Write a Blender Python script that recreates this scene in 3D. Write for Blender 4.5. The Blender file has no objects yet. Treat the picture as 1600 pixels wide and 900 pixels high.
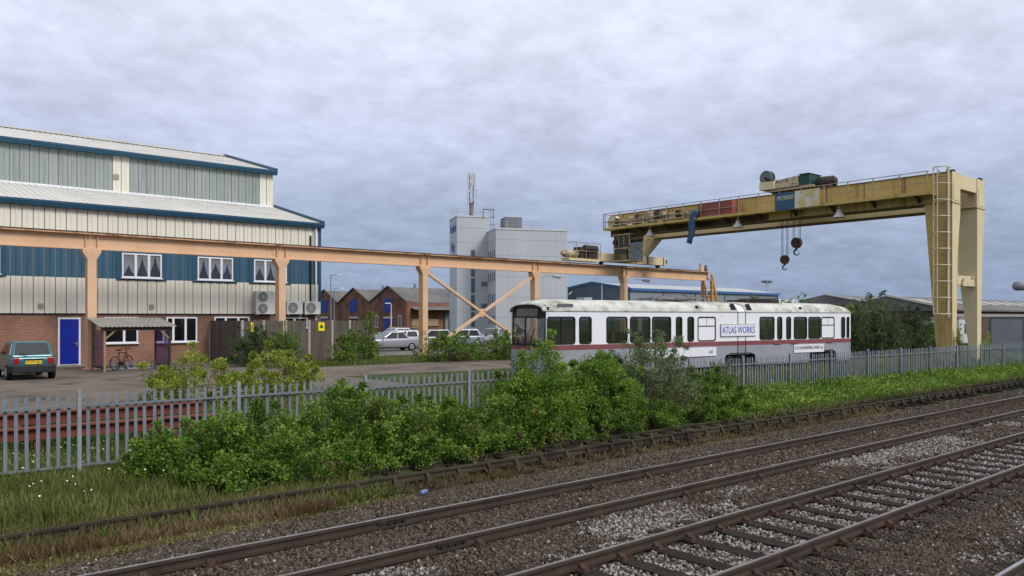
import bpy, bmesh, math, random
import numpy as np
from mathutils import Vector, Matrix
random.seed(7); RNG = np.random.default_rng(7)
R = math.radians
SC = bpy.context.scene
COL = SC.collection
# ------------------------------------------------------------------ camera
cam_d = bpy.data.cameras.new('camera'); cam = bpy.data.objects.new('camera', cam_d); COL.objects.link(cam)
cam.location = (0, 0, 2.9)
fwd = Vector((.652, .758, 0)).normalized()
cam.rotation_euler = fwd.to_track_quat('-Z', 'Y').to_euler()
cam_d.sensor_width = 36; cam_d.lens = 27.9; cam_d.shift_y = 0.02875
cam_d.clip_start = .05; cam_d.clip_end = 6000
SC.camera = cam
# ------------------------------------------------------------------ sky (overcast)
SUN_DIR = Vector((.12, -.74, .66)).normalized()          # towards the sun
w = bpy.data.worlds.new('World'); SC.world = w; w.use_nodes = True
nt = w.node_tree; nt.nodes.clear(); L = nt.links.new
def N(t, **k):
    n = nt.nodes.new(t)
    for a, b in k.items(): setattr(n, a, b)
    return n
out = N('ShaderNodeOutputWorld'); bg = N('ShaderNodeBackground'); L(bg.outputs[0], out.inputs[0])
sky = N('ShaderNodeTexSky', sky_type='NISHITA'); sky.sun_disc = False
sky.sun_elevation = math.asin(SUN_DIR.z); sky.sun_rotation = math.atan2(SUN_DIR.x, SUN_DIR.y)
tc = N('ShaderNodeTexCoord'); sep = N('ShaderNodeSeparateXYZ'); L(tc.outputs['Generated'], sep.inputs[0])
def math_n(op, a, b=None, clamp=False):
    m = N('ShaderNodeMath', operation=op); m.use_clamp = clamp
    for i, s in enumerate((a, b)):
        if s is None: continue
        if isinstance(s, (int, float)): m.inputs[i].default_value = s
        else: L(s, m.inputs[i])
    return m.outputs[0]
zz = math_n('MAXIMUM', sep.outputs[2], 0.0)
den = math_n('ADD', zz, .24)
px = math_n('DIVIDE', sep.outputs[0], den); py = math_n('DIVIDE', sep.outputs[1], den)
cmb = N('ShaderNodeCombineXYZ'); L(px, cmb.inputs[0]); L(py, cmb.inputs[1])
def noise(vec, scale, detail, rough, dist=0.0):
    n = N('ShaderNodeTexNoise'); n.inputs['Scale'].default_value = scale; n.inputs['Detail'].default_value = detail
    n.inputs['Roughness'].default_value = rough; n.inputs['Distortion'].default_value = dist
    L(vec, n.inputs['Vector']); return n.outputs['Fac']
n1 = noise(cmb.outputs[0], 9.5, 9, .6, .2); n2 = noise(cmb.outputs[0], 1.6, 5, .55, .3)
cl = math_n('ADD', math_n('MULTIPLY', n1, .5), math_n('MULTIPLY', n2, .5))
ramp = N('ShaderNodeMapRange'); ramp.inputs[1].default_value = .36; ramp.inputs[2].default_value = .64
ramp.inputs[3].default_value = .85; ramp.inputs[4].default_value = 1.18; L(cl, ramp.inputs[0])
grad = N('ShaderNodeValToRGB'); e = grad.color_ramp.elements
e[0].position = 0.0; e[0].color = (.24, .315, .47, 1)
e[1].position = 1.0; e[1].color = (1.0, 1.0, 1.04, 1)
for p, c in ((.07, (.30, .375, .53, 1)), (.17, (.47, .53, .70, 1)), (.28, (.66, .705, .87, 1)), (.45, (.82, .85, .98, 1))):
    k = e.new(p); k.color = c
L(zz, grad.inputs[0])
mul = N('ShaderNodeVectorMath', operation='MULTIPLY'); L(grad.outputs[0], mul.inputs[0]); L(ramp.outputs[0], mul.inputs[1])
sc = N('ShaderNodeVectorMath', operation='SCALE'); sc.inputs['Scale'].default_value = .006; L(sky.outputs[0], sc.inputs[0])
add = N('ShaderNodeVectorMath', operation='ADD'); L(mul.outputs[0], add.inputs[0]); L(sc.outputs[0], add.inputs[1])
L(add.outputs[0], bg.inputs[0]); bg.inputs[1].default_value = 1.0
# ------------------------------------------------------------------ sun behind thin cloud
sl = bpy.data.lights.new('sun', 'SUN'); sl.energy = 2.3; sl.angle = R(20); sl.color = (1, .96, .9)
so = bpy.data.objects.new('sun', sl); COL.objects.link(so); so.location = (0, -20, 40)
so.rotation_euler = SUN_DIR.to_track_quat('Z', 'Y').to_euler()
SC.view_settings.view_transform = 'Standard'; SC.view_settings.look = 'None'
SC.view_settings.exposure = 0.0; SC.view_settings.gamma = 1.0
# ------------------------------------------------------------------ helpers
MATS = {}
def mat(name, c1, c2=None, scale=2.0, rough=.75, metal=0.0, bump=0.0, bscale=30.0, streak=False, dirt=None, dscale=1.2, dlo=.55, dhi=.7, spec=.3, det=5):
    """colour noise between c1 and c2, optional second layer of dirt / rust with its own shape, fine bump"""
    if name in MATS: return MATS[name]
    m = bpy.data.materials.new(name); m.use_nodes = True; t = m.node_tree; b = t.nodes['Principled BSDF']; l = t.links.new
    b.inputs['Roughness'].default_value = rough; b.inputs['Metallic'].default_value = metal
    b.inputs['Specular IOR Level'].default_value = spec
    geo = t.nodes.new('ShaderNodeNewGeometry'); mp = t.nodes.new('ShaderNodeMapping'); l(geo.outputs['Position'], mp.inputs['Vector'])
    if streak: mp.inputs['Scale'].default_value = (1, 1, .12)
    def nz(s, d=det, r=.6):
        n = t.nodes.new('ShaderNodeTexNoise'); n.inputs['Scale'].default_value = s; n.inputs['Detail'].default_value = d
        n.inputs['Roughness'].default_value = r; l(mp.outputs[0], n.inputs['Vector']); return n.outputs['Fac']
    def mix(f, a, bb):
        x = t.nodes.new('ShaderNodeMix'); x.data_type = 'RGBA'; l(f, x.inputs[0])
        for i, s in ((6, a), (7, bb)):
            if isinstance(s, tuple): x.inputs[i].default_value = (*s, 1)
            else: l(s, x.inputs[i])
        return x.outputs[2]
    def rng(f, lo, hi):
        x = t.nodes.new('ShaderNodeMapRange'); l(f, x.inputs[0]); x.inputs[1].default_value = lo; x.inputs[2].default_value = hi; return x.outputs[0]
    col = None
    if c2: col = mix(rng(nz(scale), .3, .7), c1, c2)
    if dirt: col = mix(rng(nz(dscale, 8, .65), dlo, dhi), col if col is not None else c1, dirt)
    if col is not None: l(col, b.inputs['Base Color'])
    else: b.inputs['Base Color'].default_value = (*c1, 1)
    if bump:
        bn = t.nodes.new('ShaderNodeBump'); bn.inputs['Strength'].default_value = bump; bn.inputs['Distance'].default_value = .02
        l(nz(bscale, 4), bn.inputs['Height']); l(bn.outputs[0], b.inputs['Normal'])
    MATS[name] = m; return m
def glass_mat(name, tint=(.35, .38, .4), refl=.16):
    if name in MATS: return MATS[name]
    m = bpy.data.materials.new(name); m.use_nodes = True; t = m.node_tree; t.nodes.clear(); l = t.links.new
    o = t.nodes.new('ShaderNodeOutputMaterial'); tr = t.nodes.new('ShaderNodeBsdfTransparent'); tr.inputs[0].default_value = (*tint, 1)
    gl = t.nodes.new('ShaderNodeBsdfGlossy'); gl.inputs['Roughness'].default_value = .03; gl.inputs[0].default_value = (.9, .92, .95, 1)
    fr = t.nodes.new('ShaderNodeLayerWeight'); fr.inputs[0].default_value = .25
    mr = t.nodes.new('ShaderNodeMapRange'); mr.inputs[3].default_value = refl * .5; mr.inputs[4].default_value = min(1, refl * 3.5); l(fr.outputs['Facing'], mr.inputs[0])
    mx = t.nodes.new('ShaderNodeMixShader'); l(mr.outputs[0], mx.inputs[0]); l(tr.outputs[0], mx.inputs[1]); l(gl.outputs[0], mx.inputs[2]); l(mx.outputs[0], o.inputs[0])
    MATS[name] = m; return m
def brick_mat(name, c1, c2, mortar, axis='x', patch=None):
    if name in MATS: return MATS[name]
    m = bpy.data.materials.new(name); m.use_nodes = True; t = m.node_tree; b = t.nodes['Principled BSDF']; l = t.links.new
    b.inputs['Roughness'].default_value = .9
    geo = t.nodes.new('ShaderNodeNewGeometry'); s = t.nodes.new('ShaderNodeSeparateXYZ'); l(geo.outputs['Position'], s.inputs[0])
    c = t.nodes.new('ShaderNodeCombineXYZ'); l(s.outputs[0 if axis == 'x' else 1], c.inputs[0]); l(s.outputs[2], c.inputs[1])
    br = t.nodes.new('ShaderNodeTexBrick'); l(c.outputs[0], br.inputs['Vector'])
    br.inputs['Scale'].default_value = 1; br.inputs['Brick Width'].default_value = .225; br.inputs['Row Height'].default_value = .075
    br.inputs['Mortar Size'].default_value = .008; br.inputs['Color1'].default_value = (*c1, 1); br.inputs['Color2'].default_value = (*c2, 1); br.inputs['Mortar'].default_value = (*mortar, 1)
    n = t.nodes.new('ShaderNodeTexNoise'); n.inputs['Scale'].default_value = .45; n.inputs['Detail'].default_value = 6; l(geo.outputs['Position'], n.inputs['Vector'])
    r = t.nodes.new('ShaderNodeMapRange'); r.inputs[1].default_value = .45; r.inputs[2].default_value = .62; l(n.outputs['Fac'], r.inputs[0])
    x = t.nodes.new('ShaderNodeMix'); x.data_type = 'RGBA'; x.blend_type = 'MULTIPLY'; l(r.outputs[0], x.inputs[0]); l(br.outputs['Color'], x.inputs[6]); x.inputs[7].default_value = (*(patch or (.62, .6, .55)), 1)
    l(x.outputs[2], b.inputs['Base Color'])
    MATS[name] = m; return m
class MB:
    """collects shapes; build() links them as one mesh object, vertices given in the thing's own frame (minus off)"""
    def __init__(s, off=(0, 0, 0)): s.v = []; s.f = []; s.o = Vector(off)
    def add(s, vs, fs):
        n = len(s.v); s.v += [tuple(Vector(p) - s.o) for p in vs]; s.f += [tuple(i + n for i in q) for q in fs]; return s
    def box(s, x0, x1, y0, y1, z0, z1):
        return s.hexa([(x0, y0, z0), (x1, y0, z0), (x1, y1, z0), (x0, y1, z0), (x0, y0, z1), (x1, y0, z1), (x1, y1, z1), (x0, y1, z1)])
    def hexa(s, p): return s.add(p, [(3, 2, 1, 0), (4, 5, 6, 7), (0, 1, 5, 4), (1, 2, 6, 5), (2, 3, 7, 6), (3, 0, 4, 7)])
    def bar(s, a, b, w, h=None, up=(0, 0, 1)):
        a = Vector(a); b = Vector(b); h = h or w; d = (b - a).normalized(); u = Vector(up)
        if abs(d.dot(u)) > .98: u = Vector((0, 1, 0))
        r = d.cross(u).normalized() * (w / 2); q = r.cross(d).normalized() * (h / 2)
        return s.hexa([a - r - q, a + r - q, b + r - q, b - r - q, a - r + q, a + r + q, b + r + q, b - r + q])
    def cyl(s, a, b, r0, r1=None, n=10, cap=True):
        a = Vector(a); b = Vector(b); r1 = r0 if r1 is None else r1; d = (b - a).normalized()
        u = Vector((0, 0, 1)) if abs(d.z) < .95 else Vector((1, 0, 0)); x = d.cross(u).normalized(); y = d.cross(x)
        vs = []
        for c, r in ((a, r0), (b, r1)):
            for i in range(n): t = 2 * math.pi * i / n; vs.append(c + x * (r * math.cos(t)) + y * (r * math.sin(t)))
        fs = [(i, (i + 1) % n, n + (i + 1) % n, n + i) for i in range(n)]
        if cap: fs += [tuple(range(n - 1, -1, -1)), tuple(range(n, 2 * n))]
        return s.add(vs, fs)
    def tube(s, pts, r, n=6):
        for a, b in zip(pts[:-1], pts[1:]): s.cyl(a, b, r, r, n)
        return s
    def prism(s, poly, vec):
        n = len(poly); vec = Vector(vec); vs = [Vector(p) for p in poly] + [Vector(p) + vec for p in poly]
        return s.add(vs, [tuple(range(n - 1, -1, -1)), tuple(range(n, 2 * n))] + [(i, (i + 1) % n, n + (i + 1) % n, n + i) for i in range(n)])
    def loft(s, rings, cap=True, closed=True):
        n = len(rings[0]); vs = [p for r in rings for p in r]; fs = []
        for k in range(len(rings) - 1):
            for i in range(n if closed else n - 1):
                j = (i + 1) % n; fs.append((k * n + i, k * n + j, (k + 1) * n + j, (k + 1) * n + i))
        if cap: fs += [tuple(range(n - 1, -1, -1)), tuple((len(rings) - 1) * n + i for i in range(n))]
        return s.add(vs, fs)
    def mesh(s, name, m=None, smooth=False):
        me = bpy.data.meshes.new(name); me.from_pydata(s.v, [], s.f)
        bm = bmesh.new(); bm.from_mesh(me); bmesh.ops.recalc_face_normals(bm, faces=bm.faces); bm.to_mesh(me); bm.free()
        if m: me.materials.append(m)
        if smooth:
            me.polygons.foreach_set('use_smooth', [True] * len(me.polygons))
        return me
    def build(s, name, m, parent=None, smooth=False, bevel=0, kind=None):
        o = obj(name, s.mesh(name, m, smooth), parent)
        if bevel:
            b = o.modifiers.new('bevel', 'BEVEL'); b.width = bevel; b.segments = 2; b.limit_method = 'ANGLE'
        if kind: o['kind'] = kind
        return o
def obj(name, me, parent=None, loc=(0, 0, 0)):
    o = bpy.data.objects.new(name, me); COL.objects.link(o); o.parent = parent; o.location = loc; return o
def tag(o, label, cat, group=None):
    o['label'] = label; o['category'] = cat
    if group: o['group'] = group
    return o
def thing(name, label, cat, loc=(0, 0, 0), rz=0, group=None):
    o = bpy.data.objects.new(name, None); COL.objects.link(o); o.location = loc; o.rotation_euler = (0, 0, rz); o.empty_display_size = .3
    return tag(o, label, cat, group)
def structure(o): o['kind'] = 'structure'; return o
def text(body, size, m, parent, mx, name='lettering', depth=.004, sx=1.0, shear=0.0, align='CENTER'):
    c = bpy.data.curves.new(name, 'FONT'); c.body = body; c.size = size; c.align_x = align; c.align_y = 'CENTER'; c.extrude = depth; c.shear = shear
    t = bpy.data.objects.new('tmp', c); COL.objects.link(t); bpy.context.view_layer.update()
    me = bpy.data.meshes.new_from_object(t.evaluated_get(bpy.context.evaluated_depsgraph_get())); bpy.data.objects.remove(t)
    me.transform(Matrix.Diagonal((sx, 1, 1, 1))); me.transform(mx); me.materials.clear(); me.materials.append(m); me.name = name
    return obj(name, me, parent)
def face_mx(origin, right, up):
    r = Vector(right).normalized(); u = Vector(up).normalized(); n = r.cross(u)
    m = Matrix((r, u, n)).transposed().to_4x4(); m.translation = Vector(origin); return m
def smooth01(a, b, x): t = min(1, max(0, (x - a) / (b - a))); return t * t * (3 - 2 * t)
def ground_z(u, v):
    v1 = 24.0 - 4.6 * smooth01(14, 22, u)
    v0 = v1 - 4.6
    return -.45 + .77 * smooth01(v0, v1, v)
# ================================================================== the setting
def ground_mat():
    m = bpy.data.materials.new('soil_grass'); m.use_nodes = True; t = m.node_tree; b = t.nodes['Principled BSDF']; l = t.links.new
    b.inputs['Roughness'].default_value = 1; b.inputs['Specular IOR Level'].default_value = .1
    g = t.nodes.new('ShaderNodeNewGeometry')
    def nz(s, d=6):
        n = t.nodes.new('ShaderNodeTexNoise'); n.inputs['Scale'].default_value = s; n.inputs['Detail'].default_value = d; l(g.outputs['Position'], n.inputs['Vector']); return n.outputs['Fac']
    r = t.nodes.new('ShaderNodeValToRGB'); l(nz(1.3), r.inputs[0]); e = r.color_ramp.elements
    e[0].position = .3; e[0].color = (.028, .05, .014, 1); e[1].position = .72; e[1].color = (.10, .075, .045, 1)
    k = e.new(.5); k.color = (.05, .085, .022, 1)
    bn = t.nodes.new('ShaderNodeBump'); bn.inputs['Strength'].default_value = .8; bn.inputs['Distance'].default_value = .05; l(nz(14), bn.inputs['Height']); l(bn.outputs[0], b.inputs['Normal'])
    l(r.outputs[0], b.inputs['Base Color']); return m
def stone_bed_mat():
    m = bpy.data.materials.new('ballast_bed'); m.use_nodes = True; t = m.node_tree; b = t.nodes['Principled BSDF']; l = t.links.new
    b.inputs['Roughness'].default_value = .95; b.inputs['Specular IOR Level'].default_value = .15
    g = t.nodes.new('ShaderNodeNewGeometry')
    vo = t.nodes.new('ShaderNodeTexVoronoi'); vo.inputs['Scale'].default_value = 21; l(g.outputs['Position'], vo.inputs['Vector'])
    s = t.nodes.new('ShaderNodeSeparateColor'); l(vo.outputs['Color'], s.inputs[0])
    r = t.nodes.new('ShaderNodeValToRGB'); l(s.outputs[0], r.inputs[0]); e = r.color_ramp.elements
    e[0].position = 0; e[0].color = (.020, .016, .012, 1); e[1].position = 1; e[1].color = (.11, .09, .072, 1); k = e.new(.7); k.color = (.048, .038, .029, 1)
    n = t.nodes.new('ShaderNodeTexNoise'); n.inputs['Scale'].default_value = .8; n.inputs['Detail'].default_value = 6; l(g.outputs['Position'], n.inputs['Vector'])
    rr = t.nodes.new('ShaderNodeMapRange'); rr.inputs[1].default_value = .45; rr.inputs[2].default_value = .65; l(n.outputs['Fac'], rr.inputs[0])
    x = t.nodes.new('ShaderNodeMix'); x.data_type = 'RGBA'; l(rr.outputs[0], x.inputs[0]); l(r.outputs[0], x.inputs[6]); x.inputs[7].default_value = (.06, .047, .033, 1)
    l(x.outputs[2], b.inputs['Base Color'])
    bn = t.nodes.new('ShaderNodeBump'); bn.inputs['Strength'].default_value = 1; bn.inputs['Distance'].default_value = .03; bn.invert = True; l(vo.outputs['Distance'], bn.inputs['Height']); l(bn.outputs[0], b.inputs['Normal'])
    return m
us = sorted(set([-2500, -900, -300, -100] + list(np.arange(-40, 90, 1.5)) + [100, 130, 200, 400, 900, 2500]))
vs_ = sorted(set([-900, -200, -40] + list(np.arange(-10, 30, .6)) + [32, 36, 45, 60, 100, 200, 500, 1200, 3500]))
gm = MB(); nu = len(us)
gv = []
for v in vs_:
    for u in us:
        gv.append((u, v, ground_z(u, v) + (.03 * math.sin(u * 1.7 + v) * math.sin(v * 2.1) if 12 < v < 24 and abs(u) < 80 else 0)))
gm.add(gv, [(j * nu + i, j * nu + i + 1, (j + 1) * nu + i + 1, (j + 1) * nu + i) for j in range(len(vs_) - 1) for i in range(nu - 1)])
structure(gm.build('ground', ground_mat(), None, True))
# ballast bed: a low raised bed under the two running lines, shoulder falling to the verge
prof = [(-6, -.19), (2.3, -.19), (3.0, -.17), (5.1, -.175), (5.45, -.195), (6.6, -.195), (6.95, -.175), (7.6, -.175), (10.6, -.17), (11.4, -.24), (12.3, -.40), (12.9, -.5)]
bu = list(np.arange(-40, 140, 1.0)); bv = []
for v, z in prof:
    for u in bu: bv.append((u, v + .12 * math.sin(u * .9 + v), z + .012 * math.sin(u * 2.3 + v * 3)))
bm_ = MB(); nb = len(bu)
bm_.add(bv, [(j * nb + i, j * nb + i + 1, (j + 1) * nb + i + 1, (j + 1) * nb + i) for j in range(len(prof) - 1) for i in range(nb - 1)])
structure(bm_.build('ballast_bed', stone_bed_mat(), None, True))
# the yard and the car park
asph = mat('asphalt', (.10, .08, .062), (.17, .14, .112), .35, .95, bump=.3, bscale=40, dirt=(.045, .04, .036), dscale=.5, dlo=.5, dhi=.68)
y = MB(); ya = []; 
yu = list(np.arange(-40, 17, 1.5)) + [17]
for k, vv in enumerate((24.6, 30, 38.5)):
    for u in yu: ya.append((u, vv + (.25 * math.sin(u * 1.3) if k == 0 else 0), .332))
y.add(ya, [(j * len(yu) + i, j * len(yu) + i + 1, (j + 1) * len(yu) + i + 1, (j + 1) * len(yu) + i) for j in range(2) for i in range(len(yu) - 1)])
y.add([(-40, 38.5, .332), (17, 38.5, .332), (17, 47, .332), (-40, 47, .332)], [(0, 1, 2, 3)])
y.add([(17, 31, .332), (60, 27, .332), (60, 37.6, .332), (17, 37.6, .332)], [(0, 1, 2, 3)])
structure(y.build('yard_pavement', asph))
cp = MB(); cp.add([(24, 46, .334), (150, 46, .334), (150, 76, .334), (63, 76, .334), (63, 140, .334), (24, 140, .334)], [(0, 1, 2, 3, 4, 5)])
structure(cp.build('car_park', mat('car_park_asphalt', (.13, .125, .12), (.2, .19, .18), .3, .95)))

# ------------------------------------------------------------------ railway tracks
rail_side = mat('rail_rust', (.030, .022, .016), (.055, .037, .026), 3, .8, dirt=(.075, .042, .026), dscale=2.5, bump=.2)
rail_top = mat('rail_head_worn', (.30, .27, .25), (.16, .13, .11), 1.2, .34, metal=.7)
rail_bright = mat('rail_head_polished', (.46, .44, .43), (.3, .28, .27), 2, .28, metal=.9)
wood_sl = mat('sleeper_wood', (.016, .013, .011), (.038, .030, .025), 5, .95, bump=.6, bscale=25, spec=.1)
chair_m = mat('chair_rust', (.035, .021, .016), (.075, .038, .027), 6, .9)
fish_m = mat('fishplate_black', (.012, .012, .014), (.03, .026, .024), 5, .6)
moss = mat('mossy_timber', (.032, .026, .018), (.06, .05, .028), 1.5, .95, dirt=(.022, .017, .013), dscale=.8, dlo=.45, dhi=.6)
def rail_profile(v, zt):  # bullhead rail, height .15
    return [(v - .034, zt - .15), (v + .034, zt - .15), (v + .034, zt - .112), (v + .011, zt - .098), (v + .011, zt - .055), (v + .035, zt - .043), (v + .035, zt - .008), (v + .022, zt),
            (v - .022, zt), (v - .035, zt - .008), (v - .035, zt - .043), (v - .011, zt - .055), (v - .011, zt - .098), (v - .034, zt - .112)]
sl_mesh = MB().box(-.125, .125, -1.3, 1.3, -.125, 0).mesh('sleeper', wood_sl)
ch = MB(); ch.box(-.10, .10, -.19, .19, 0, .035)
for s in (-1, 1):
    ch.hexa([(-.06, s * .045, .03), (.06, s * .045, .03), (.06, s * .15, .03), (-.06, s * .15, .03), (-.035, s * .042, .095), (.035, s * .042, .095), (.035, s * .07, .08), (-.035, s * .07, .08)])
    ch.cyl((.065, s * .155, .03), (.065, s * .155, .075), .022, .018, 6); ch.cyl((-.065, s * .155, .03), (-.065, s * .155, .075), .022, .018, 6)
ch.box(-.09, .09, .035, .07, .06, .11)
chair_mesh = ch.mesh('rail_chair', chair_m)
def track(label, vA, vB, u0, u1, zt, tops, sp, su0, su1, joints, sl_drop=.0, side=None, top=rail_top):
    root = thing('railway_track', label, 'track', (u0, (vA + vB) / 2, zt - .3)); o = root.location
    for k, v in enumerate((vA, vB)):
        p = rail_profile(v, zt)
        r = MB(o).loft([[(u, a, b) for a, b in p] for u in np.linspace(u0, u1, 8)]).build('rail', side or rail_side, root)
        MB(o).add([(u0, v - .024, zt + .002), (u1, v - .024, zt + .002), (u1, v + .024, zt + .002), (u0, v + .024, zt + .002)], [(0, 1, 2, 3)]).build('rail_head', tops[k], r)
        for uj in joints:
            fp = MB(o)
            for s in (-1, 1):
                fp.box(uj - .24, uj + .24, v + s * .012, v + s * .036, zt - .105, zt - .045)
                for q in (-.18, -.06, .06, .18): fp.cyl((uj + q, v + s * .03, zt - .075), (uj + q, v + s * .062, zt - .075), .02, .02, 6)
            fp.build('fishplate', fish_m, root)
    u = su0; vm = (vA + vB) / 2
    while u < su1:
        uu = u + random.uniform(-.03, .03)
        s = obj('sleeper', sl_mesh, root, Vector((uu, vm + random.uniform(-.04, .04), zt - .15 - sl_drop)) - o); s.rotation_euler.z = random.uniform(-.015, .015)
        for v in (vA, vB):
            if sl_drop == 0 or random.random() < .22: obj('rail_chair', chair_mesh, root, Vector((uu, v, zt - .17)) - o)
        u += sp
    return root
track('rusty running line nearest the wild verge, its sleepers buried in brown ballast', 9.91, 8.44, -30, 130, 0.0, (rail_bright, rail_top), .76, -1, 36, (6.2, 24.4), .04)
track('middle running line with dark timber sleepers showing between pale ballast', 6.78, 5.29, -30, 130, 0.0, (rail_top, rail_top), .70, .6, 27, (14.1,))
track('shiny polished rail across the wide brown ballast strip from the middle line', 3.20, 1.70, -30, 130, 0.0, (rail_bright, rail_bright), .70, 2, 16, ())
# overgrown siding with chairs standing against its low rail
sid = thing('disused_siding', 'overgrown mossy siding rail and rotten sleepers at the foot of the bushes', 'track', (-20, 13.9, -.5)); so_ = sid.location
for v in (13.1, 14.62):
    zt = -.16 if v < 14 else -.33
    MB(so_).loft([[(u, a, b) for a, b in rail_profile(v, zt)] for u in np.linspace(-20, 110, 8)]).build('rail', moss, sid)
    MB(so_).add([(-20, v - .03, zt + .002), (110, v - .03, zt + .002), (110, v + .03, zt + .002), (-20, v + .03, zt + .002)], [(0, 1, 2, 3)]).build('rail_head', moss, sid)
chm = MB().hexa([(-.05, -.16, -.19), (.05, -.16, -.19), (.05, .02, -.19), (-.05, .02, -.19), (-.04, -.055, -.02), (.04, -.055, -.02), (.04, -.03, -.02), (-.04, -.03, -.02)]).box(-.1, .1, -.19, .19, -.2, -.16).mesh('rail_chair', moss)
sls = MB().box(-.12, .12, -1.2, 1.2, -.13, 0).mesh('sleeper', wood_sl)
u = -1.0
while u < 52:
    uu = u + random.uniform(-.05, .05)
    obj('rail_chair', chm, sid, Vector((uu, 13.1, -.16)) - so_)
    s = obj('sleeper', sls, sid, Vector((uu, 13.86 + random.uniform(-.1, .05), -.39 + random.uniform(-.02, .01))) - so_); s.rotation_euler.z = random.uniform(-.03, .03)
    u += .77

# ------------------------------------------------------------------ loose ballast stones (instanced rocks)
def stuff_points(name, pts, scl, m, label, cat, zsq=.7):
    me = bpy.data.meshes.new(name); me.from_pydata([tuple(p) for p in pts], [], [])
    a = me.attributes.new('size', 'FLOAT', 'POINT'); a.data.foreach_set('value', np.asarray(scl, dtype=np.float32))
    o = obj(name, me); tag(o, label, cat); o['kind'] = 'stuff'
    ng = bpy.data.node_groups.new(name, 'GeometryNodeTree'); ng.interface.new_socket('Geometry', in_out='INPUT', socket_type='NodeSocketGeometry'); ng.interface.new_socket('Geometry', in_out='OUTPUT', socket_type='NodeSocketGeometry')
    n = ng.nodes; gi = n.new('NodeGroupInput'); go = n.new('NodeGroupOutput'); ip = n.new('GeometryNodeInstanceOnPoints'); ico = n.new('GeometryNodeMeshIcoSphere'); ico.inputs['Radius'].default_value = 1; ico.inputs['Subdivisions'].default_value = 1
    sm = n.new('GeometryNodeSetMaterial'); sm.inputs['Material'].default_value = m
    rr = n.new('FunctionNodeRandomValue'); rr.data_type = 'FLOAT_VECTOR'; rr.inputs[1].default_value = (6.28, 6.28, 6.28)
    rs = n.new('FunctionNodeRandomValue'); rs.data_type = 'FLOAT_VECTOR'; rs.inputs[0].default_value = (.65, .55, .4); rs.inputs[1].default_value = (1.35, 1.1, .85); rs.inputs['Seed'].default_value = 3
    na = n.new('GeometryNodeInputNamedAttribute'); na.data_type = 'FLOAT'; na.inputs[0].default_value = 'size'
    vm = n.new('ShaderNodeVectorMath'); vm.operation = 'SCALE'
    l = ng.links.new; l(gi.outputs[0], ip.inputs['Points']); l(ico.outputs[0], sm.inputs[0]); l(sm.outputs[0], ip.inputs['Instance']); l(rr.outputs[0], ip.inputs['Rotation'])
    l(rs.outputs[0], vm.inputs[0]); l(na.outputs[0], vm.inputs['Scale']); l(vm.outputs[0], ip.inputs['Scale']); l(ip.outputs[0], go.inputs[0])
    md = o.modifiers.new('stones', 'NODES'); md.node_group = ng
    return o
def vnoise(x, y, s, seed):
    r = np.random.default_rng(seed).random((64, 64)); x = x / s; y = y / s
    xi = np.floor(x).astype(int); yi = np.floor(y).astype(int); fx = x - xi; fy = y - yi; fx = fx * fx * (3 - 2 * fx); fy = fy * fy * (3 - 2 * fy)
    g = lambda a, b: r[a % 64, b % 64]
    return (g(xi, yi) * (1 - fx) + g(xi + 1, yi) * fx) * (1 - fy) + (g(xi, yi + 1) * (1 - fx) + g(xi + 1, yi + 1) * fx) * fy
def stone_mat(name, lo, hi):
    m = bpy.data.materials.new(name); m.use_nodes = True; t = m.node_tree; b = t.nodes['Principled BSDF']; b.inputs['Roughness'].default_value = .95; b.inputs['Specular IOR Level'].default_value = .15
    oi = t.nodes.new('ShaderNodeObjectInfo'); r = t.nodes.new('ShaderNodeValToRGB'); t.links.new(oi.outputs['Random'], r.inputs[0]); e = r.color_ramp.elements
    e[0].color = (*lo, 1); e[1].color = (*hi, 1); t.links.new(r.outputs[0], b.inputs['Base Color']); return m
Nst = 260000
v = 2.4 + RNG.random(Nst) * 10.2; u = .05 * v + RNG.random(Nst) ** 1.5 * 44
Z = .652 * u + .758 * v; X = .758 * u - .652 * v
keep = (abs(X) < .72 * Z + .5) & (RNG.random(Nst) < np.clip(17.0 / Z, .12, 1) ** 1.5)
keep &= ~((v > 11.2) & (RNG.random(Nst) < .75))
u = u[keep]; v = v[keep]; Z = Z[keep]
z = np.interp(v, [p[0] for p in prof], [p[1] for p in prof])
for vr in (9.91, 8.44, 6.78, 5.29, 3.2): 
    k = abs(v - vr) > .075; u = u[k]; v = v[k]; z = z[k]; Z = Z[k]
pn = vnoise(u, v * 1.6, 1.5, 5) * .6 + vnoise(u, v, .5, 6) * .4
four = ((v > 5.3) & (v < 6.75)); six = (v > 6.8) & (v < 8.4)
pale_p = np.where(four, .62, np.where(six, np.clip((pn - .47) * 5, 0.02, .7), np.where(v < 5.3, np.clip((pn - .5) * 3, .03, .4), .018)))
pale = RNG.random(len(u)) < pale_p
sz = RNG.uniform(.014, .031, len(u)) * np.where(Z > 16, 1.25, 1)
# between the middle rails the stones leave the sleepers bare
phase = ((u - .6) / .70) % 1.0; bare = four & ((phase < .15) | (phase > .85)); drop = bare & (RNG.random(len(u)) < .62)
zz_ = z + sz * .25 + np.where(four & ~bare, .01, 0)
for nm, msk, mm, lb in (('ballast_stones', ~pale & ~drop, stone_mat('stone_brown', (.020, .017, .012), (.135, .112, .083)), 'loose brown grey ballast stones around the rails'),
                        ('pale_ballast_stones', pale & ~drop, stone_mat('stone_pale', (.09, .08, .073), (.38, .36, .345)), 'drifts of pale fresh ballast stones between the rails')):
    stuff_points(nm, np.stack([u[msk], v[msk], zz_[msk]], 1), sz[msk], mm, lb, 'ballast')
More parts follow.
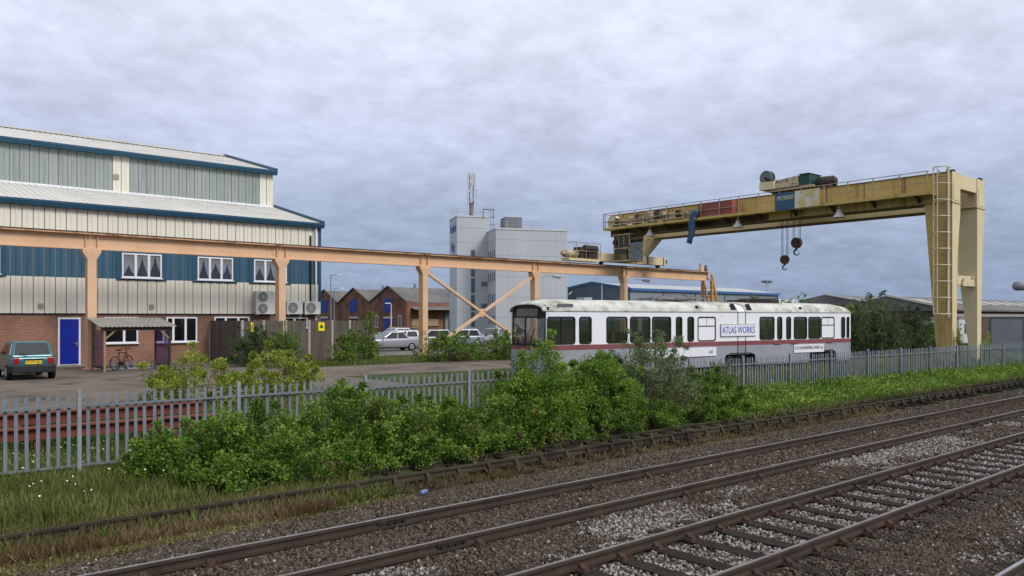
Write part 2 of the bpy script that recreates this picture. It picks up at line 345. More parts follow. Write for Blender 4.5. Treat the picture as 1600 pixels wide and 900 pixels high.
# ================================================================== cladded works building
cream = mat('cream_cladding', (.69, .66, .55), (.75, .72, .62), .5, .55, streak=True, dirt=(.60, .57, .47), dscale=1.5, dlo=.58, dhi=.8)
backing = mat('panel_joint_shadow_gap', (.33, .315, .27))
bluec = mat('blue_cladding', (.035, .098, .155), (.045, .115, .18), 1, .5, streak=True)
greyc = mat('rooflight_sheet', (.25, .29, .27), (.33, .37, .35), 1.2, .5, streak=True, dirt=(.2, .24, .22), dscale=2)
roofm = mat('roof_sheet', (.50, .49, .45), (.60, .59, .55), .7, .6, dirt=(.40, .38, .33), dscale=.6)
trim = mat('blue_trim', (.022, .075, .13), (.03, .09, .15), 1, .4)
whitep = mat('white_upvc', (.78, .79, .82), (.72, .73, .76), 2, .4)
darkroom = mat('dark_interior', (.012, .013, .015), None, rough=.9)
curtain = mat('net_curtain', (.48, .5, .52), (.6, .62, .64), 9, .9)
brickw = brick_mat('red_brick', (.30, .125, .075), (.22, .085, .055), (.30, .24, .19), 'x', (.62, .68, .60))
pane_m = glass_mat('window_glass', (.8, .82, .84), .12)
black = mat('black_plastic', (.012, .012, .013), None, rough=.5)
steelg = mat('galvanised_grey', (.30, .33, .36), (.38, .41, .44), 3, .5, metal=.2)
BU0, BU1, BV = -16.1, 23.9, 46.7
bl = thing('works_building', 'long cream and blue ribbed metal works building on a brick base', 'building', (4, BV, .32)); bo = bl.location
wl = MB(bo); wl.box(BU0, BU1, BV, BV + 33, .32, 3.1); wall = wl.build('brick_wall', brickw, bl)
core = MB(bo); core.box(BU0, BU1 - .01, BV + .05, BV + 32.9, 3.1, 8.6)
core.prism([(BU0, 53.86, 8.6), (BU0, 53.86, 13.1), (BU0, 63.1, 15.6), (BU0, 72.3, 13.1), (BU0, 72.3, 8.6)], (BU1 - BU0 - .01, 0, 0))
core.prism([(BU0, BV + .1, 8.6), (BU0, 53.9, 8.6), (BU0, 53.9, 10.55)], (BU1 - BU0 - .01, 0, 0))
core.build('inner_wall', backing, bl)
MB(bo).box(BU0, BU1 + .02, BV - .05, BV + .02, 3.04, 3.12).build('base_flashing', black, bl)
def panel_mesh(nm, w, h, m, ribs=1):
    g_ = .022 if ribs == 1 else 0
    p = [(g_, .03), (g_, 0)] if g_ else [(0, 0)]
    for k in range(ribs):
        a = (k + .5) * w / ribs
        p += [(a - .045, 0), (a - .022, -.035), (a + .022, -.035), (a + .045, 0)]
    p += [(w - g_, 0), (w - g_, .03)] if g_ else [(w, 0)]
    b = MB(); n = len(p); vs = [(x, y, 0) for x, y in p] + [(x, y, h) for x, y in p]
    b.add(vs, [(i, i + 1, n + i + 1, n + i) for i in range(n - 1)]); return b.mesh(nm, m)
PW = .5
for nm, z0, z1, m in (('wall_panel', 3.12, 5.0, cream), ('band_panel', 5.0, 6.5, bluec), ('wall_panel', 6.5, 8.62, cream)):
    me = panel_mesh(nm, PW, z1 - z0, m)
    for i in range(int((BU1 - BU0) / PW)): obj(nm, me, bl, Vector((BU0 + i * PW, BV - .004 * (i % 2), z0)) - bo)
me_g = panel_mesh('rooflight_panel', PW, 2.3, greyc); me_c = panel_mesh('clerestory_panel', PW, 2.45, cream)
for i in range(int((BU1 - BU0) / PW)):
    uu = BU0 + i * PW; isc = uu > 22.5 or 12.9 < uu < 14.3 or 3.4 < uu < 4.8 or -6.1 < uu < -4.7
    obj('clerestory_panel' if isc else 'rooflight_panel', me_c if isc else me_g, bl, Vector((uu, 53.8 - .004 * (i % 2), 10.65 if isc else 10.8)) - bo)
MB(bo).box(BU0, BU1, 53.68, 53.79, 10.68, 10.80).build('clerestory_sill', whitep, bl)
def roof(v0, z0, v1, z1, nm, w=1.0):
    ln = math.hypot(v1 - v0, z1 - z0); a = math.atan2(z1 - z0, v1 - v0)
    me = panel_mesh(nm, w, ln, roofm, 3)
    for i in range(int((BU1 - BU0 + .2) / w)):
        o = obj(nm, me, bl, Vector((BU0 + i * w + .1, v0, z0 + (.003 * (i % 2)))) - bo); o.rotation_euler.x = a - math.pi / 2
roof(BV - .25, 8.88, 53.85, 10.72, 'lower_roof_sheet'); roof(53.5, 13.22, 63.1, 15.74, 'upper_roof_sheet')
MB(bo).prism([(BU0, 63.0, 15.76), (BU0, 72.6, 13.2), (BU0, 72.6, 13.1), (BU0, 63.0, 15.65)], (BU1 - BU0 + .1, 0, 0)).build('rear_roof', roofm, bl)
MB(bo).bar((BU0, 63.1, 15.8), (BU1 + .1, 63.1, 15.8), .5, .08).build('ridge_cap', roofm, bl)
for nm, v0, z0 in (('gutter', BV - .32, 8.62), ('gutter', 53.42, 12.98)):
    MB(bo).prism([(BU0, v0 + .02, z0), (BU0, v0 + .3, z0), (BU0, v0 + .3, z0 + .3), (BU0, v0 - .06, z0 + .3), (BU0, v0 - .06, z0 + .2)], (BU1 - BU0 + .15, 0, 0)).build(nm, trim, bl)
for a, b in (((BU1 + .08, BV - .3, 8.92), (BU1 + .08, 53.85, 10.78)), ((BU1 + .08, 53.4, 13.28), (BU1 + .08, 63.1, 15.82)), ((BU1 + .08, 63.1, 15.82), (BU1 + .08, 72.6, 13.28))):
    MB(bo).bar(a, b, .16, .3).build('verge_trim', trim, bl)
MB(bo).box(BU1 - .14, BU1 + .05, BV - .06, BV + .12, 3.1, 8.7).build('corner_trim', trim, bl)
MB(bo).build('corner_trim', trim, bl)
MB(bo).tube([(23.55, BV - .14, 8.65), (23.55, BV - .14, .4)], .055, 8).build('drainpipe', whitep, bl)
MB(bo).tube([(23.2, BV - .1, 8.1), (23.2, BV - .1, 3.1)], .06, 8).build('black_pipe', black, bl)
for u0 in (13.5, 20.3, 8.1): MB(bo).box(u0, u0 + .25, BV - .06, BV - .03, 3.35, 3.62).build('wall_vent', mat('vent_beige', (.3, .28, .23)), bl)
MB(bo).box(13.45, 13.75, 53.70, 53.75, 11.55, 11.85).build('wall_vent', mat('vent_beige', (.3, .28, .23)), bl)
def window(u0, u1, z0, z1, panes, curt=False, trimcol=None, nm='window'):
    fr = MB(bo); y0, y1 = BV - .11, BV - .02; t = .075
    fr.box(u0, u1, y0, y1, z0, z0 + t).box(u0, u1, y0, y1, z1 - t, z1)
    e = [u0] + [u0 + (u1 - u0) * p for p in panes] + [u1]
    fr.box(u0, u0 + t, y0, y1, z0 + t, z1 - t).box(u1 - t, u1, y0, y1, z0 + t, z1 - t)
    for x in e[1:-1]: fr.box(x - .06, x + .06, y0, y1, z0 + t, z1 - t)
    fr.box(u0 - .06, u1 + .06, y0 - .05, y1, z0 - .05, z0 - .002)
    w = fr.build(nm, whitep, bl)
    MB(bo).box(u0 + .01, u1 - .01, BV - .046, BV - .04, z0 + .01, z1 - .01).build('dark_room_sheet', darkroom, w)  # near-black sheet painted as the unlit room behind the panes
    for a, b in zip(e[:-1], e[1:]):
        MB(bo).box(a + .07, b - .07, y0 + .025, y0 + .03, z0 + t, z1 - t).build('pane', pane_m, w)
        if curt:   # net curtains gathered to the sides, falling in folds
            n = 14; vs = []; h = z1 - z0 - .1; ka = random.uniform(.02, .3); kb = random.uniform(.8, 1.7); kc = random.uniform(1.0, 2.2)
            for side in (0, 1):
                c = MB(bo); pts = []
                for i in range(n):
                    f = i / (n - 1) * .5; x = (a + .06 + f * (b - a - .12)) if side == 0 else (b - .06 - f * (b - a - .12))
                    yy = BV - .058 + .006 * math.sin(i * 2.4); pts.append((x, yy, z0 + .05 + h * min(1, ka + kb * (2 * f) ** kc * .5)))
                c.add(pts + [(p[0], p[1], z1 - .06) for p in pts], [(i, i + 1, n + i + 1, n + i) for i in range(n - 1)])
                c.build('curtain', curtain, w)
    if trimcol: MB(bo).box(u0 - .28, u1 + .28, BV - .045, BV - .036, z0 - .15, z1 + .12).build('window_surround', trimcol, w)
    return w
for a, b, k in ((12.08, 14.15, 1), (16.13, 18.2, 2), (19.49, 21.59, 1), (4.4, 6.45, 1), (0.3, 2.4, 2)): window(a, b, 5.08, 6.42, (.34, .67), k, trim)
window(11.2, 12.9, 1.5, 2.92, (.58,)); window(14.4, 16.1, 1.5, 2.92, (.22, .62)); window(17.09, 19.2, 2.24, 2.94, (.32, .68)); window(21.2, 23.0, 2.24, 2.9, (.5,))
dr = MB(bo); dr.box(9.0, 10.06, BV - .07, BV - .02, .42, 2.9).build('door_frame', whitep, bl)
d = MB(bo).box(9.09, 9.97, BV - .09, BV - .072, .46, 2.81).build('door', mat('royal_blue_door', (.004, .018, .27), (.006, .024, .32), 1.5, .45), bl)
MB(bo).box(9.84, 9.9, BV - .12, BV - .09, 1.42, 1.6).bar((9.72, BV - .15, 1.53), (9.88, BV - .15, 1.53), .03).cyl((9.87, BV - .15, 1.53), (9.87, BV - .09, 1.53), .015, n=6).build('handle', mat('chrome', (.6, .6, .6), None, rough=.25, metal=.9), d)
MB(bo).box(8.9, 10.2, BV - .3, BV, .33, .42).build('door_step', mat('concrete', (.3, .28, .25), (.4, .38, .34), 3, .9), bl)
# air conditioning units on the wall
def ac_unit(u0, u1, z0, z1, fans, lb):
    r = thing('air_conditioner', lb, 'air conditioner', ((u0 + u1) / 2, BV - .25, z0), 0, 'air conditioning units on the wall'); o = r.location
    MB(o).box(u0, u1, BV - .48, BV - .1, z0, z1).build('casing', mat('ac_white', (.62, .62, .6), (.55, .55, .52), 3, .5), r, bevel=.02)
    fw = (u1 - u0) * .72
    for k in range(fans):
        zc = z0 + (z1 - z0) * (k + .5) / fans; rr = min(fw / 2, (z1 - z0) / fans / 2) * .86; cx = u0 + fw * .53
        MB(o).cyl((cx, BV - .482, zc), (cx, BV - .492, zc), rr, rr, 20).build('fan', mat('fan_dark', (.10, .10, .10), (.16, .16, .16), 4, .6), r)
        g = MB(o)
        for q in range(1, 5): 
            pts = [(cx + rr * q / 4 * math.cos(t), BV - .5, zc + rr * q / 4 * math.sin(t)) for t in np.linspace(0, 2 * math.pi, 17)]
            g.tube(pts, .007, 4)
        for t in np.linspace(0, math.pi, 7)[:-1]: g.bar((cx - rr * math.cos(t), BV - .5, zc - rr * math.sin(t)), (cx + rr * math.cos(t), BV - .5, zc + rr * math.sin(t)), .01)
        g.build('fan_guard', mat('ac_white', (.62, .62, .6)), r)
    sv = MB(o)
    for q in range(9): zq = z0 + .1 + (z1 - z0 - .2) * q / 8; sv.box(u0 - .012, u0 - .002, BV - .45, BV - .14, zq - .025, zq + .02)
    sv.build('side_grille', mat('fan_dark', (.1, .1, .1)), r)
    MB(o).box(u0 + .1, u0 + .16, BV - .46, BV, z0 - .07, z0).box(u1 - .16, u1 - .1, BV - .46, BV, z0 - .07, z0).build('bracket', steelg, r)
ac_unit(19.45, 20.6, 3.1, 4.5, 2, 'tall white air conditioner with two stacked fans beside the orange column')
ac_unit(21.42, 22.48, 3.1, 3.9, 1, 'low single fan air conditioner between the orange column and its twin')
ac_unit(22.62, 23.7, 3.1, 3.9, 1, 'low single fan air conditioner nearest the building corner drainpipe')
for k, (px, lbl) in enumerate(((9.9, 'dark pigeon on roof edge, farthest from the gable end'), (10.75, 'dark pigeon standing between two others on roof edge'), (11.6, 'dark pigeon on roof edge, nearest the gable end'))):
    p = MB((px, 54.2, 13.42)); c = Vector((px, 54.2, 13.45))
    rings = []
    for s, r, dz in ((-.26, .015, .02), (-.14, .05, .06), (0, .085, .12), (.1, .075, .17), (.15, .045, .24), (.2, .05, .28), (.24, .015, .27)):
        rings.append([(c.x + s, c.y + r * math.cos(t), c.z + dz + r * math.sin(t)) for t in np.linspace(0, 2 * math.pi, 9)[:-1]])
    p.loft(rings).cyl((px, 54.2, 13.36), (px, 54.2, 13.5), .012)
    tag(p.build('pigeon', mat('pigeon_grey', (.05, .05, .06), (.1, .1, .11), 20, .8), None, True), lbl, 'bird', 'pigeons on the roof')
# ------------------------------------------------------------------ crane runway
peach = mat('faded_orange_paint', (.62, .385, .225), (.69, .46, .29), .8, .6, dirt=(.22, .085, .04), dscale=1.6, dlo=.62, dhi=.72)
peach_top = mat('rusted_flange', (.50, .30, .18), (.58, .36, .22), 2, .7, dirt=(.20, .08, .045), dscale=1.4, dlo=.48, dhi=.62)
RV = 43.5; RT = 7.06
rw = thing('crane_runway', 'long peach painted steel crane runway beam on columns', 'crane runway', (20, RV, .32)); ro = rw.location
edges = [-16, -.2] + [9.84 + 9.93 * k for k in range(6)]
cols_u = [-.1 + 9.94 * k for k in range(6)]
cols_u = [9.84 - 9.93] + [9.84 + 9.93 * k for k in range(5)]
ends = [-16] + cols_u + [61.2]
for a, b in zip(ends[:-1], ends[1:]):
    g = MB(ro); a += .015; b -= .015
    g.box(a, b, RV - .02, RV + .02, RT - .74, RT - .06)
    g.box(a, b, RV - .17, RV + .17, RT - .80, RT - .74)
    g.build('beam', peach, rw)
    MB(ro).box(a, b, RV - .3, RV + .3, RT - .06, RT).build('top_flange', peach_top, rw)
    x = MB(ro)
    for s in (a + .25, b - .25): x.box(s - .012, s + .012, RV - .16, RV + .16, RT - .74, RT - .06)
    x.build('stiffener', peach, rw)
MB(ro).box(-16, 61, RV - .04, RV + .04, RT, RT + .09).build('crane_rail', mat('rail_rust', (.05, .03, .025)), rw)
for k, cu in enumerate(cols_u):
    c = MB(ro); zb = .2
    c.box(cu - .2, cu + .2, RV - .25, RV - .21, zb, RT - 1.3).box(cu - .2, cu + .2, RV + .21, RV + .25, zb, RT - 1.3).box(cu - .17, cu - .13, RV - .21, RV + .21, zb, RT - 1.3).box(cu + .13, cu + .17, RV - .21, RV + .21, zb, RT - 1.3)
    c.hexa([(cu - .2, RV - .25, RT - 1.3), (cu + .2, RV - .25, RT - 1.3), (cu + .2, RV + .25, RT - 1.3), (cu - .2, RV + .25, RT - 1.3), (cu - .42, RV - .27, RT - .92), (cu + .42, RV - .27, RT - .92), (cu + .42, RV + .27, RT - .92), (cu - .42, RV + .27, RT - .92)])
    c.box(cu - .42, cu + .42, RV - .27, RV + .27, RT - .92, RT - .801)
    for q in (-.12, 0, .12):
        for s in (-1, 1): c.cyl((cu + s * .08, RV - .05, RT - .4 + q), (cu + s * .08, RV - .025, RT - .4 + q), .02, n=6)
    c.box(cu - .16, cu + .16, RV - .03, RV + .03, RT - .74, RT - .06)
    c.box(cu - .35, cu + .35, RV - .4, RV + .4, .3, .36)
    c.build('column', peach, rw)
a, b = cols_u[3], cols_u[4]; xm = (a + b) / 2
zt_, zb_ = RT - 1.15, .55; zm = (zt_ + zb_) / 2
for p, q in (((a + .2, zt_), (xm - .2, zm + .12)), ((xm + .2, zm - .12), (b - .2, zb_)), ((b - .2, zt_), (xm + .2, zm + .12)), ((xm - .2, zm - .12), (a + .2, zb_))):
    MB(ro).bar((p[0], RV, p[1]), (q[0], RV, q[1]), .16, .2, (0, 1, 0)).build('brace', peach, rw)
MB(ro).prism([(xm + .34 * math.cos(t), RV - .03, zm + .3 * math.sin(t)) for t in np.linspace(0, 2 * math.pi, 9)[:-1]], (0, .06, 0)).build('gusset', peach, rw)
# end stairs and buffer stop
st = MB(ro); 
for dv in (-.5, .5):
    st.bar((61.0, RV + dv, RT - .2), (63.3, RV + dv, .3), .12, .2).bar((61.0, RV + dv, .3), (61.0, RV + dv, RT - .8), .2, .2)
for k in range(8): zq = .8 + k * .8; st.bar((61.0, RV, zq), (63.2 - (zq - .3) * .34, RV, zq), .9, .06)
for k in range(4): st.bar((61.0, RV - .5, 1 + k * 1.5), (62.4 - k * .4, RV - .5, 2.2 + k * 1.4), .08)
st.build('end_stair', mat('ochre_stair', (.42, .22, .075), (.5, .27, .1), 2, .7), rw)
MB(ro).prism([(59.9, RV - .12, RT), (60.5, RV - .12, RT), (59.95, RV - .12, RT + .75)], (0, .24, 0)).build('buffer_stop', peach, rw)
MB(ro).box(60.7, 60.95, RV - .12, RV + .12, RT, RT + .35).cyl((60.8, RV, RT + .3), (60.8, RV, RT + .62), .1, .13).build('end_switch', mat('fan_dark', (.1, .1, .1)), rw)
for q in (40.6, 50.9):
    MB(ro).bar((q, RV - .1, RT - 1.0), (q + .4, RV - .5, RT - 1.05), .05).cyl((q + .4, RV - .5, RT - 1.05), (q + .95, RV - .75, RT - 1.12), .1, .14).build('floodlight', mat('lamp_grey', (.35, .35, .35), None, rough=.5), rw)
# ================================================================== semi-gantry crane
mustard = mat('mustard_paint', (.44, .32, .09), (.55, .42, .16), .7, .6, streak=True, dirt=(.16, .085, .03), dscale=1.3, dlo=.55, dhi=.72)
creamy = mat('cream_crane_paint', (.60, .50, .30), (.68, .58, .37), .8, .6, dirt=(.25, .11, .05), dscale=1.1, dlo=.64, dhi=.74)
dirty = mat('oily_steel', (.05, .038, .025), (.12, .085, .05), 2.5, .8)
machine = mat('machine_cream', (.42, .34, .22), (.5, .42, .28), 3, .7, dirt=(.10, .06, .035), dscale=4, dlo=.5, dhi=.65)
railm = mat('handrail', (.42, .36, .26), (.30, .2, .13), 4, .7)
darkm = mat('dark_machine', (.02, .02, .02), (.06, .05, .04), 5, .7)
cr = thing('gantry_crane', 'tall mustard yellow overhead gantry crane with control cab and tapering legs', 'crane', (49, 30, 0)); co = cr.location
def M_(): return MB(co)
VA, VB = 17.9, 43.9; GT, GB = 11.2, 9.5
near = M_().box(48.4, 49.5, VA + .01, VB, GB, GT).build('girder', mustard, cr)
far = M_().box(52.1, 53.3, VA + .01, VB, GB, GT).build('girder', creamy, cr)
f = M_()
for z in (GB - .03, GT): f.box(48.32, 49.58, VA + .02, VB, z, z + .03)
f.build('flange', mat('dark_flange', (.10, .07, .035), (.2, .14, .06), 2, .8), near)
M_().box(52.02, 53.38, VA + .02, VB, GB - .03, GB).build('flange', mat('dark_flange', (.1, .07, .035)), far)
for v in np.arange(20.5, 43, 2.45): M_().box(48.385, 48.399, v - .02, v + .02, GB, GT).build('seam', dirty, near)
M_().box(48.9, 49.0, VA + .3, VB, GT + .03, GT + .1).build('trolley_rail', dirty, cr); M_().box(52.65, 52.75, VA + .3, VB, GT, GT + .1).build('trolley_rail', dirty, cr)
M_().box(48.375, 48.398, 29.5, VB - .05, GB + .02, 9.92).build('stained_web', mat('oil_stained_web', (.07, .05, .026), (.16, .115, .05), .9, .8, dirt=(.03, .022, .015), dscale=.8, dlo=.45, dhi=.6), near)
# legs on the ground side: wide at the girder, narrow at the foot
def leg(u0, wt, wb, vb=.75):
    p = M_().hexa([(u0 + .0, VA, -.1), (u0 + wb, VA, -.1), (u0 + wb, VA + vb, -.1), (u0, VA + vb, -.1), (u0, VA, GB - .03), (u0 + wt, VA, GB - .03), (u0 + wt, VA + 1.5, GB - .03), (u0, VA + 1.5, GB - .03)])
    return p
l1 = leg(48.4, 1.1, .5).build('leg', mustard, cr); l2 = leg(52.15, 1.1, .55, .3).build('leg', creamy, cr)
# outer flanges, the lit side's brightness painted in as a paler cream
for u0, wt, wb, pr in ((48.4, 1.14, .56, l1), (52.15, 1.14, .6, l2)):
    M_().prism([(u0 - .02, VA - .03, -.1), (u0 + wb, VA - .03, -.1), (u0 + wb + .1, VA - .03, 6.3), (u0 + wt, VA - .03, GB - .6), (u0 + wt, VA - .03, GT + .02), (u0 - .02, VA - .03, GT + .02)], (0, .028, 0)).build('end_plate', creamy, pr)
    M_().box(u0 + .15, u0 + wt - .2, VA - .055, VA - .031, GB + .1, GT - .55).build('hatch', creamy, pr)
    M_().box(u0 - .05, u0 + wt + .04, VA - .07, VA + .0, GB - .06, GB + .0).build('joint_band', mustard, pr)
M_().box(49.56, 52.1, VA + .0, VA + .5, GT - .85, GT - .02).build('end_tie', creamy, cr)
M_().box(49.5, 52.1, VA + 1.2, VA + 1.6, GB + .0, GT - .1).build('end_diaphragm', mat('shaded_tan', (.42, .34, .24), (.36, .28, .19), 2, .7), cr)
M_().box(49.1, 52.3, VA + .1, VA + .45, 4.75, 5.35).build('lower_tie', mat('rusty_tie', (.6, .5, .33), (.64, .55, .38), 1, .7, dirt=(.16, .06, .035), dscale=2, dlo=.53, dhi=.6), cr)
M_().box(47.2, 54.6, VA + .05, VA + .7, -.35, .05).build('ground_truck', dirty, cr)
M_().box(52.5, 53.0, VA - .04, VA + .1, GT, GT + .12).box(48.6, 48.9, VA, VA + .2, GT + .03, GT + .15).build('end_lug', darkm, cr)
# access ladder and cage
ld = M_(); lu = 47.95; v0, v1 = VA + .12, VA + .52
for vv in (v0, v1): ld.bar((lu, vv, .1), (lu, vv, GT + .1), .05)
for z in np.arange(.4, GT, .3): ld.bar((lu, v0, z), (lu, v1, z), .03)
for z in np.arange(1, 9.5, 1.4):
    for vv in (v0, v1): ld.bar((lu, vv, z), (48.4, vv, z), .03)
ld.build('ladder', mat('ladder_tan', (.33, .27, .15), (.24, .17, .09), 3, .8), cr)
cg = M_()
hoop = lambda z: [(lu, v0 - .05, z)] + [(lu - .37 + .37 * math.cos(t), (v0 + v1) / 2 + .42 * math.sin(t) * -1, z) for t in np.linspace(.9, 2 * math.pi - .9, 9)] + [(lu, v1 + .05, z)]
hoop = lambda z: [(lu - .75 * math.sin(t), (v0 + v1) / 2 - .42 * math.cos(t), z) for t in np.linspace(0, math.pi, 9)]
zs = np.arange(3.1, GT + .2, .92)
for z in zs: cg.tube(hoop(z), .03, 5)
for k in (1, 4, 7):
    p = hoop(0)[k]; cg.bar((p[0], p[1], zs[0]), (p[0], p[1], zs[-1]), .045)
cg.bar((lu, VA + .02, 2.9), (lu, VA + .02, GT + .2), .09)
cg.build('ladder_cage', mat('pale_cage', (.66, .60, .46), (.55, .46, .32), 3, .7), cr)
# walkway and handrail along the near girder
wk = M_().box(47.5, 48.4, VA + .8, VB, 9.93, 10.0).build('walkway', mustard, cr)
M_().box(47.46, 47.5, VA + .8, VB, 9.93, 10.12).build('toe_board', mustard, wk)
for v in np.arange(19.6, 43, 2.6):
    M_().prism([(47.6, v, 9.93), (48.38, v, 9.93), (48.38, v, 9.55)], (0, .1, 0)).build('bracket', dirty, wk)
hr = M_()
for v in np.arange(18.9, 44, 1.55): hr.bar((47.52, v, 10), (47.52, v, 11.25), .05)
for z in (10.6, 11.25): hr.bar((47.52, VA + .9, z), (47.52, VB, z), .04)
hr.bar((47.52, VB, 10.6), (48.4, VB, 10.6), .04).bar((47.52, VB, 11.25), (48.4, VB, 11.25), .04).bar((47.52, VB, 10), (47.52, VB, 11.25), .05)
hr.build('handrail', railm, cr)
# machinery on the walkway end
rnd = random.Random(4)
for k in range(16):
    v = 35.6 + k * .5; h = rnd.uniform(.7, 1.15); m = [machine, machine, dirty, creamy][k % 4]
    q = M_()
    if k % 3 == 0: q.cyl((47.75, v, 10.0 + h / 2), (48.3, v, 10.0 + h / 2), h / 2, h / 2.2, 12)
    elif k % 3 == 1: q.box(47.7, 48.3, v - .17, v + .17, 10.0, 10.0 + h).box(47.66, 48.34, v - .2, v + .2, 10.0 + h * .6, 10.0 + h * .68)
    else:
        for j in range(4): q.box(47.65, 48.32, v - .2 + j * .11, v - .15 + j * .11, 10.02, 10.0 + h)
        q.cyl((47.6, v - .22, 10.15), (47.6, v + .25, 10.15), .1, n=8)
    q.build('machinery', m, cr)
M_().tube([(47.62, 35.5, 10.5), (47.62, 38, 10.62), (47.62, 40, 10.45), (47.62, 43.5, 10.6)], .05).tube([(47.6, 36, 10.25), (47.6, 43, 10.3)], .06).build('pipework', machine, cr)
M_().box(47.62, 48.36, 31.9, 34.7, 10.02, 11.12).build('control_cabinet', mat('red_oxide_box', (.22, .065, .05), (.28, .09, .07), 1.5, .7), cr)
mb = M_(); nx, ny = 7, 12; pts = []
for j in range(ny):
    s = j / (ny - 1)
    for i in range(nx):
        w_ = i / (nx - 1); vv = 35.2 - .9 * w_ * (1 - s * .55) + .35 * s + .08 * math.sin(j * 1.3 + i)
        if s < .3: x, z = 48.0 - s * 1.8, 10.75 - .9 * s * s
        else: x, z = 47.42 - .05 * math.sin(i * 1.7 + j), 10.66 - (s - .3) * 3.3 - .25 * w_ * (s - .3)
        pts.append((x + .05 * math.sin(i * 2.1), vv, z))
mb.add(pts, [(j * nx + i, j * nx + i + 1, (j + 1) * nx + i + 1, (j + 1) * nx + i) for j in range(ny - 1) for i in range(nx - 1)])
tp = tag(mb.build('tarpaulin', mat('blue_tarp', (.03, .07, .14), (.06, .11, .19), 4, .7), None, True), 'torn dark blue tarpaulin hanging from the crane walkway', 'tarpaulin')
tp.location = co; sm = tp.modifiers.new('thick', 'SOLIDIFY'); sm.thickness = .02
# maker's boards on the handrail
bd = M_().box(47.42, 47.455, 27.05, 28.45, 9.95, 11.08).build('name_board', mat('board_blue', (.03, .085, .15), (.04, .11, .18), 2, .6, dirt=(.6, .6, .58), dscale=2.2, dlo=.66, dhi=.70), cr)
M_().box(47.42, 47.455, 25.35, 27.04, 9.98, 11.1).build('name_board', mat('board_peeling', (.52, .44, .14), (.56, .48, .2), 2, .6, dirt=(.62, .62, .56), dscale=1.5, dlo=.46, dhi=.56), cr)
text('MORRIS', .40, mat('sign_yellowish', (.68, .62, .36)), bd, face_mx(Vector((47.412, 27.75, 10.72)) - co, (0, -1, 0), (0, 0, 1)), shear=.25, sx=.85)
# lamps under the walkway
for v in (24.3, 31.6, 39.4):
    lp = M_(); c = Vector((47.9, v, 9.9)); lp.cyl(c, c - Vector((0, 0, .3)), .05); lp.cyl(c - Vector((0, 0, .25)), c - Vector((0, 0, .42)), .11, .16, 14); lp.cyl(c - Vector((0, 0, .42)), c - Vector((0, 0, .75)), .16, .42, 16, False)
    lp.build('lamp_shade', mat('enamel_white', (.55, .55, .53), (.4, .4, .38), 3, .5), cr)
# crab with hoists
cb = M_().box(48.7, 53.0, 25.6, 28.9, GT + .25, GT + .42).build('crab_frame', machine, cr)
wh = M_()
for uu in (48.95, 52.7):
    for v in (26.0, 28.5): wh.cyl((uu - .08, v, GT + .24), (uu + .08, v, GT + .24), .17, n=14)
wh.build('crab_wheels', darkm, cb)
M_().box(48.5, 49.5, 28.3, 29.4, GT + .42, GT + .95).build('motor_box', creamy, cb)
M_().hexa([(48.6, 26.55, GT + .42), (50.4, 26.55, GT + .42), (50.4, 28.35, GT + .42), (48.6, 28.35, GT + .42), (48.7, 26.6, GT + 1.15), (50.3, 26.6, GT + 1.15), (50.3, 28.3, GT + 1.0), (48.7, 28.3, GT + 1.0)]).build('gear_housing', machine, cb, bevel=.04)
M_().box(48.66, 50.34, 26.5, 28.32, GT + .78, GT + .84).build('housing_seam', dirty, cb)
M_().box(48.7, 50.2, 25.85, 26.5, GT + .42, GT + 1.15).build('control_box', mat('green_box', (.012, .06, .045), (.015, .08, .06), 2, .5), cb)
M_().box(48.62, 50.28, 25.8, 26.55, GT + 1.152, GT + 1.19).build('box_lid', mat('green_box', (.015, .1, .07)), cb)
M_().cyl((49.4, 24.5, GT + .55), (49.4, 25.6, GT + .55), .36, .4, 14).cyl((49.4, 24.35, GT + .55), (49.4, 24.5, GT + .55), .22, .34, 14).box(49.1, 49.7, 24.5, 25.6, GT + .05, GT + .3).build('hoist_motor', darkm, cb, True)
M_().cyl((50.6, 26.2, GT + .7), (52.6, 26.2, GT + .7), .35, n=16).cyl((50.6, 28, GT + .7), (52.6, 28, GT + .7), .3, n=16).build('rope_drum', dirty, cb, True)
rl = M_(); rc = Vector((49.0, 29.2, GT + 1.35)); gm_ = mat('reel_grey', (.10, .12, .14), (.16, .18, .2), 3, .5)
for du in (-.02, .38): rl.cyl(rc + Vector((du, 0, 0)), rc + Vector((du + .05, 0, 0)), .48, .48, 24)
rl.cyl(rc, rc + Vector((.4, 0, 0)), .32, .32, 20).cyl(rc + Vector((-.1, 0, 0)), rc + Vector((0, 0, 0)), .16, .16, 10); rl.build('cable_reel', gm_, cb)
M_().bar(rc + Vector((-.1, 0, 0)), (48.9, 28.9, GT + .9), .1).bar(rc + Vector((-.1, 0, 0)), (48.9, 28.45, GT + .9), .1).build('reel_stand', darkm, cb)
